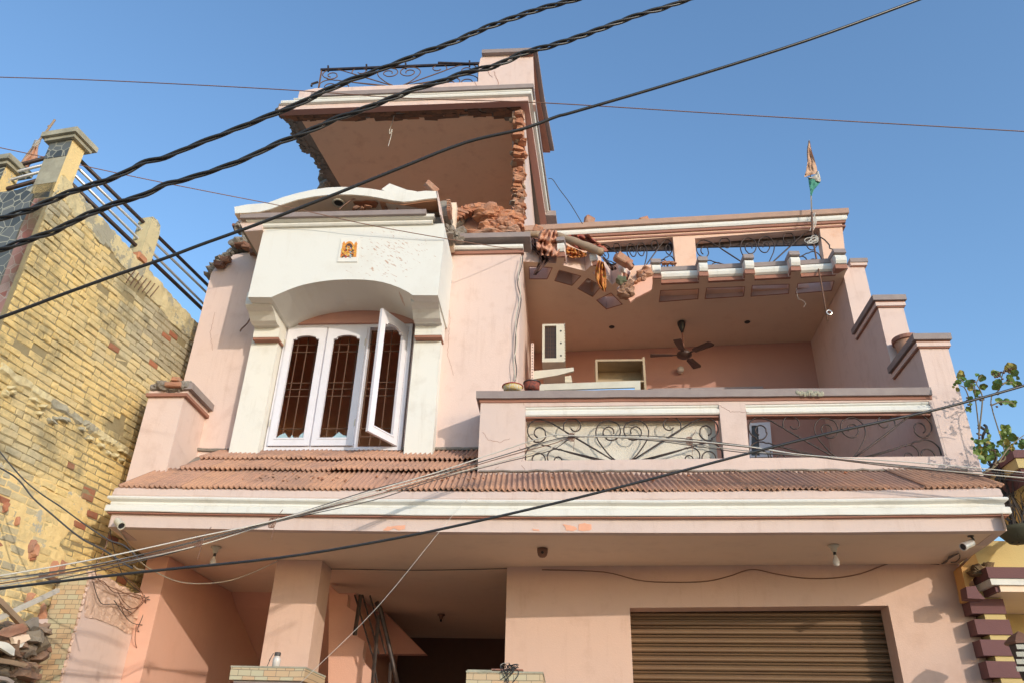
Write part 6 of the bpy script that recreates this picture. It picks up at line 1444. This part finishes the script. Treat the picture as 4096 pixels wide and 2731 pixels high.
# potted twiggy plant on the parapet
pc = H_(720, 640, 8.7); t = thing("potted_plant", "dark pot of bare dry twigs on the yellow parapet at the right edge", "plant", tuple(pc))
m = MB(); m.lathe([(0, -.12), (.12, -.12), (.2, -.02), (.225, .02), (.2, .02), (.1, -.05)], pc, n=24); m.build("bowl", simple("mossy_pot", (.07, .07, .045), .9), t, smooth=True)
m = MB(); r = random.Random(91)
for i in range(26):
    a = r.uniform(-1.1, 1.1); b = r.uniform(-.4, .4); L = r.uniform(.5, 1.1); q = pc + Vector((r.uniform(-.1, .1), r.uniform(-.1, .1), 0)); d = Vector((math.sin(a) * .55, math.sin(b) * .4, 1)).normalized()
    pts = [q + d * L * k / 4 + Vector((r.uniform(-.02, .02), r.uniform(-.02, .02), 0)) * k for k in range(5)]; m.tube(pts, lambda t_: .007 - .004 * t_, 4)
    for _ in range(3):
        k = r.uniform(.3, .9); q2 = q + d * L * k; d2 = (d + Vector((r.uniform(-.9, .9), r.uniform(-.5, .5), r.uniform(-.2, .5)))).normalized(); m.tube([q2, q2 + d2 * r.uniform(.08, .25)], .0028, 3)
m.build("twigs", simple("dry_twig", (.05, .04, .035), .9), t)
m = MB(); 
for k in range(2): m.tube([pc + Vector((-.06 + .035 * math.cos(a + k * 3.14), .035 * math.sin(a), -.12 + a * .042)) for a in np.linspace(0, 32, 90)], .016, 5)
m.build("twisted_stem", simple("dark_twisted_stem", (.03, .03, .03), .7), t)

# climbing shrub with round leaves beside the stepped wall
SY = 7.95
def ZG(l): return zm(l, 3300, 1100, .3384)
sh_ = thing("leafy_shrub", "thin shrub with round green and yellowing leaves at the right of the stepped wall", "shrub", tuple(H_(500, 290, SY)))
m = MB()
stems = [ZH([(505, 288), (560, 262), (600, 225), (640, 170)]) + ZG([(1960, 1500), (2060, 1350), (2090, 1200), (2110, 1120)]),
         ZH([(470, 180), (478, 90), (480, 30)]) + ZG([(1790, 1560), (1770, 1400), (1760, 1300), (1640, 1260), (1600, 1220)]), ZH([(478, 60)]) + ZG([(1860, 1480), (1830, 1350), (1790, 1270), (1850, 1180)]),
         ZH([(600, 225), (650, 150), (700, 100), (754, 60)]), ZH([(560, 262), (590, 200), (570, 150), (545, 120)]), ZG([(1720, 1560), (1700, 1450), (1650, 1330), (1590, 1300)]), ZG([(1960, 1540), (2060, 1500), (2150, 1490), (2240, 1520)]), ZG([(2090, 1290), (2170, 1260), (2260, 1290)]), ZG([(2090, 1200), (2020, 1180), (1980, 1160)]), ZG([(2100, 1150), (2200, 1110)])]
for i, s_ in enumerate(stems): m.tube(smoothpts([P(p, Y=SY + .12 * math.sin(i * 1.7 + k * .4)) for k, p in enumerate(s_)], 4), lambda t_: .0085 - .004 * t_, 5)
m.build("stems", STEM, sh_)
lv = [(*p, s_) for p, s_ in zip(ZG([(1610, 1170), (1580, 1260), (1690, 1270), (1740, 1250), (1855, 1210), (1880, 1310), (2010, 1155), (2200, 1090), (2235, 1155), (2175, 1200), (2045, 1255), (2190, 1255), (2265, 1290), (2020, 1320), (1720, 1320), (1790, 1375), (1720, 1460), (2060, 1480), (2130, 1495), (2220, 1520), (1640, 1225), (1570, 1350), (1700, 1580)]), [20, 13, 17, 13, 18, 17, 19, 24, 17, 13, 17, 17, 18, 18, 15, 15, 14, 15, 16, 16, 12, 10, 12])]
lv += [(*p, s_) for p, s_ in zip(ZH([(490, 100), (525, 92), (560, 125), (580, 160), (640, 165), (650, 105), (605, 105), (652, 22), (688, 70), (635, 68), (523, 200), (480, 135), (505, 155), (468, 100), (520, 140), (545, 68), (500, 172), (740, 120), (752, 100), (683, 140), (628, 40), (655, 130), (475, 160)]), [12, 13, 15, 16, 17, 14, 12, 22, 20, 16, 26, 18, 17, 12, 13, 13, 16, 16, 14, 12, 14, 13, 14])]
r = random.Random(71); mg, my, mbm = MB(), MB(), MB()
for i, (x, y, s_) in enumerate(lv + [(x + r.uniform(-26, 26), y + r.uniform(-24, 24), s_ * .6) for x, y, s_ in lv[22:]] + [(x + r.uniform(-20, 20), y + r.uniform(-20, 20), s_ * .55) for x, y, s_ in lv]):
    c = P((x, y), Y=SY + r.uniform(-.2, .2)); R2 = s_ * .8 * (c - CAMPOS).length / FPX; n_ = (CAMPOS - c).normalized() + Vector((r.uniform(-.8, .8), r.uniform(-.5, .5), r.uniform(-.7, .7))); n_.normalize()
    u = n_.orthogonal().normalized(); u.rotate(Matrix.Rotation(r.uniform(0, 6), 3, n_)); w = n_.cross(u); L_ = 12; rim = []
    for k in range(L_):
        a = 2 * math.pi * k / L_; rr_ = R2 * (1 + .12 * math.cos(a)) * (.92 if k % 2 else 1); rim.append(c + u * rr_ * 1.12 * math.cos(a) + w * rr_ * .92 * math.sin(a) + n_ * R2 * (.22 * math.cos(2 * a + i) + .15 * math.sin(a * 3 + i)))
    mm = mg if i % 7 else my
    base = c + n_ * (-.10 * R2); th = n_ * .002
    mm.add([base] + rim + [base - th] + [p - th for p in rim], [(0, 1 + k, 1 + (k + 1) % L_) for k in range(L_)] + [(L_ + 1, L_ + 2 + (k + 1) % L_, L_ + 2 + k) for k in range(L_)])
mg.build("leaves", GREENM, sh_); my.build("yellowing_leaves", simple("leaf_yellow", (.34, .27, .05), .55, dirt=(.2, .1, .04)), sh_)
for i in range(60):
    s_ = stems[i % len(stems)]; k = r.randrange(len(s_) - 1); a, b = s_[k], s_[k + 1]; t_ = r.random(); c = P((a[0] + (b[0] - a[0]) * t_ + r.uniform(-10, 10), a[1] + (b[1] - a[1]) * t_ + r.uniform(-10, 10)), Y=SY); mbm.rock(c, (.012, .012, .012), i, 1, .1)
tag(mbm.build("berries", simple("dry_berry", (.16, .09, .06), .8), sh_), kind="stuff")
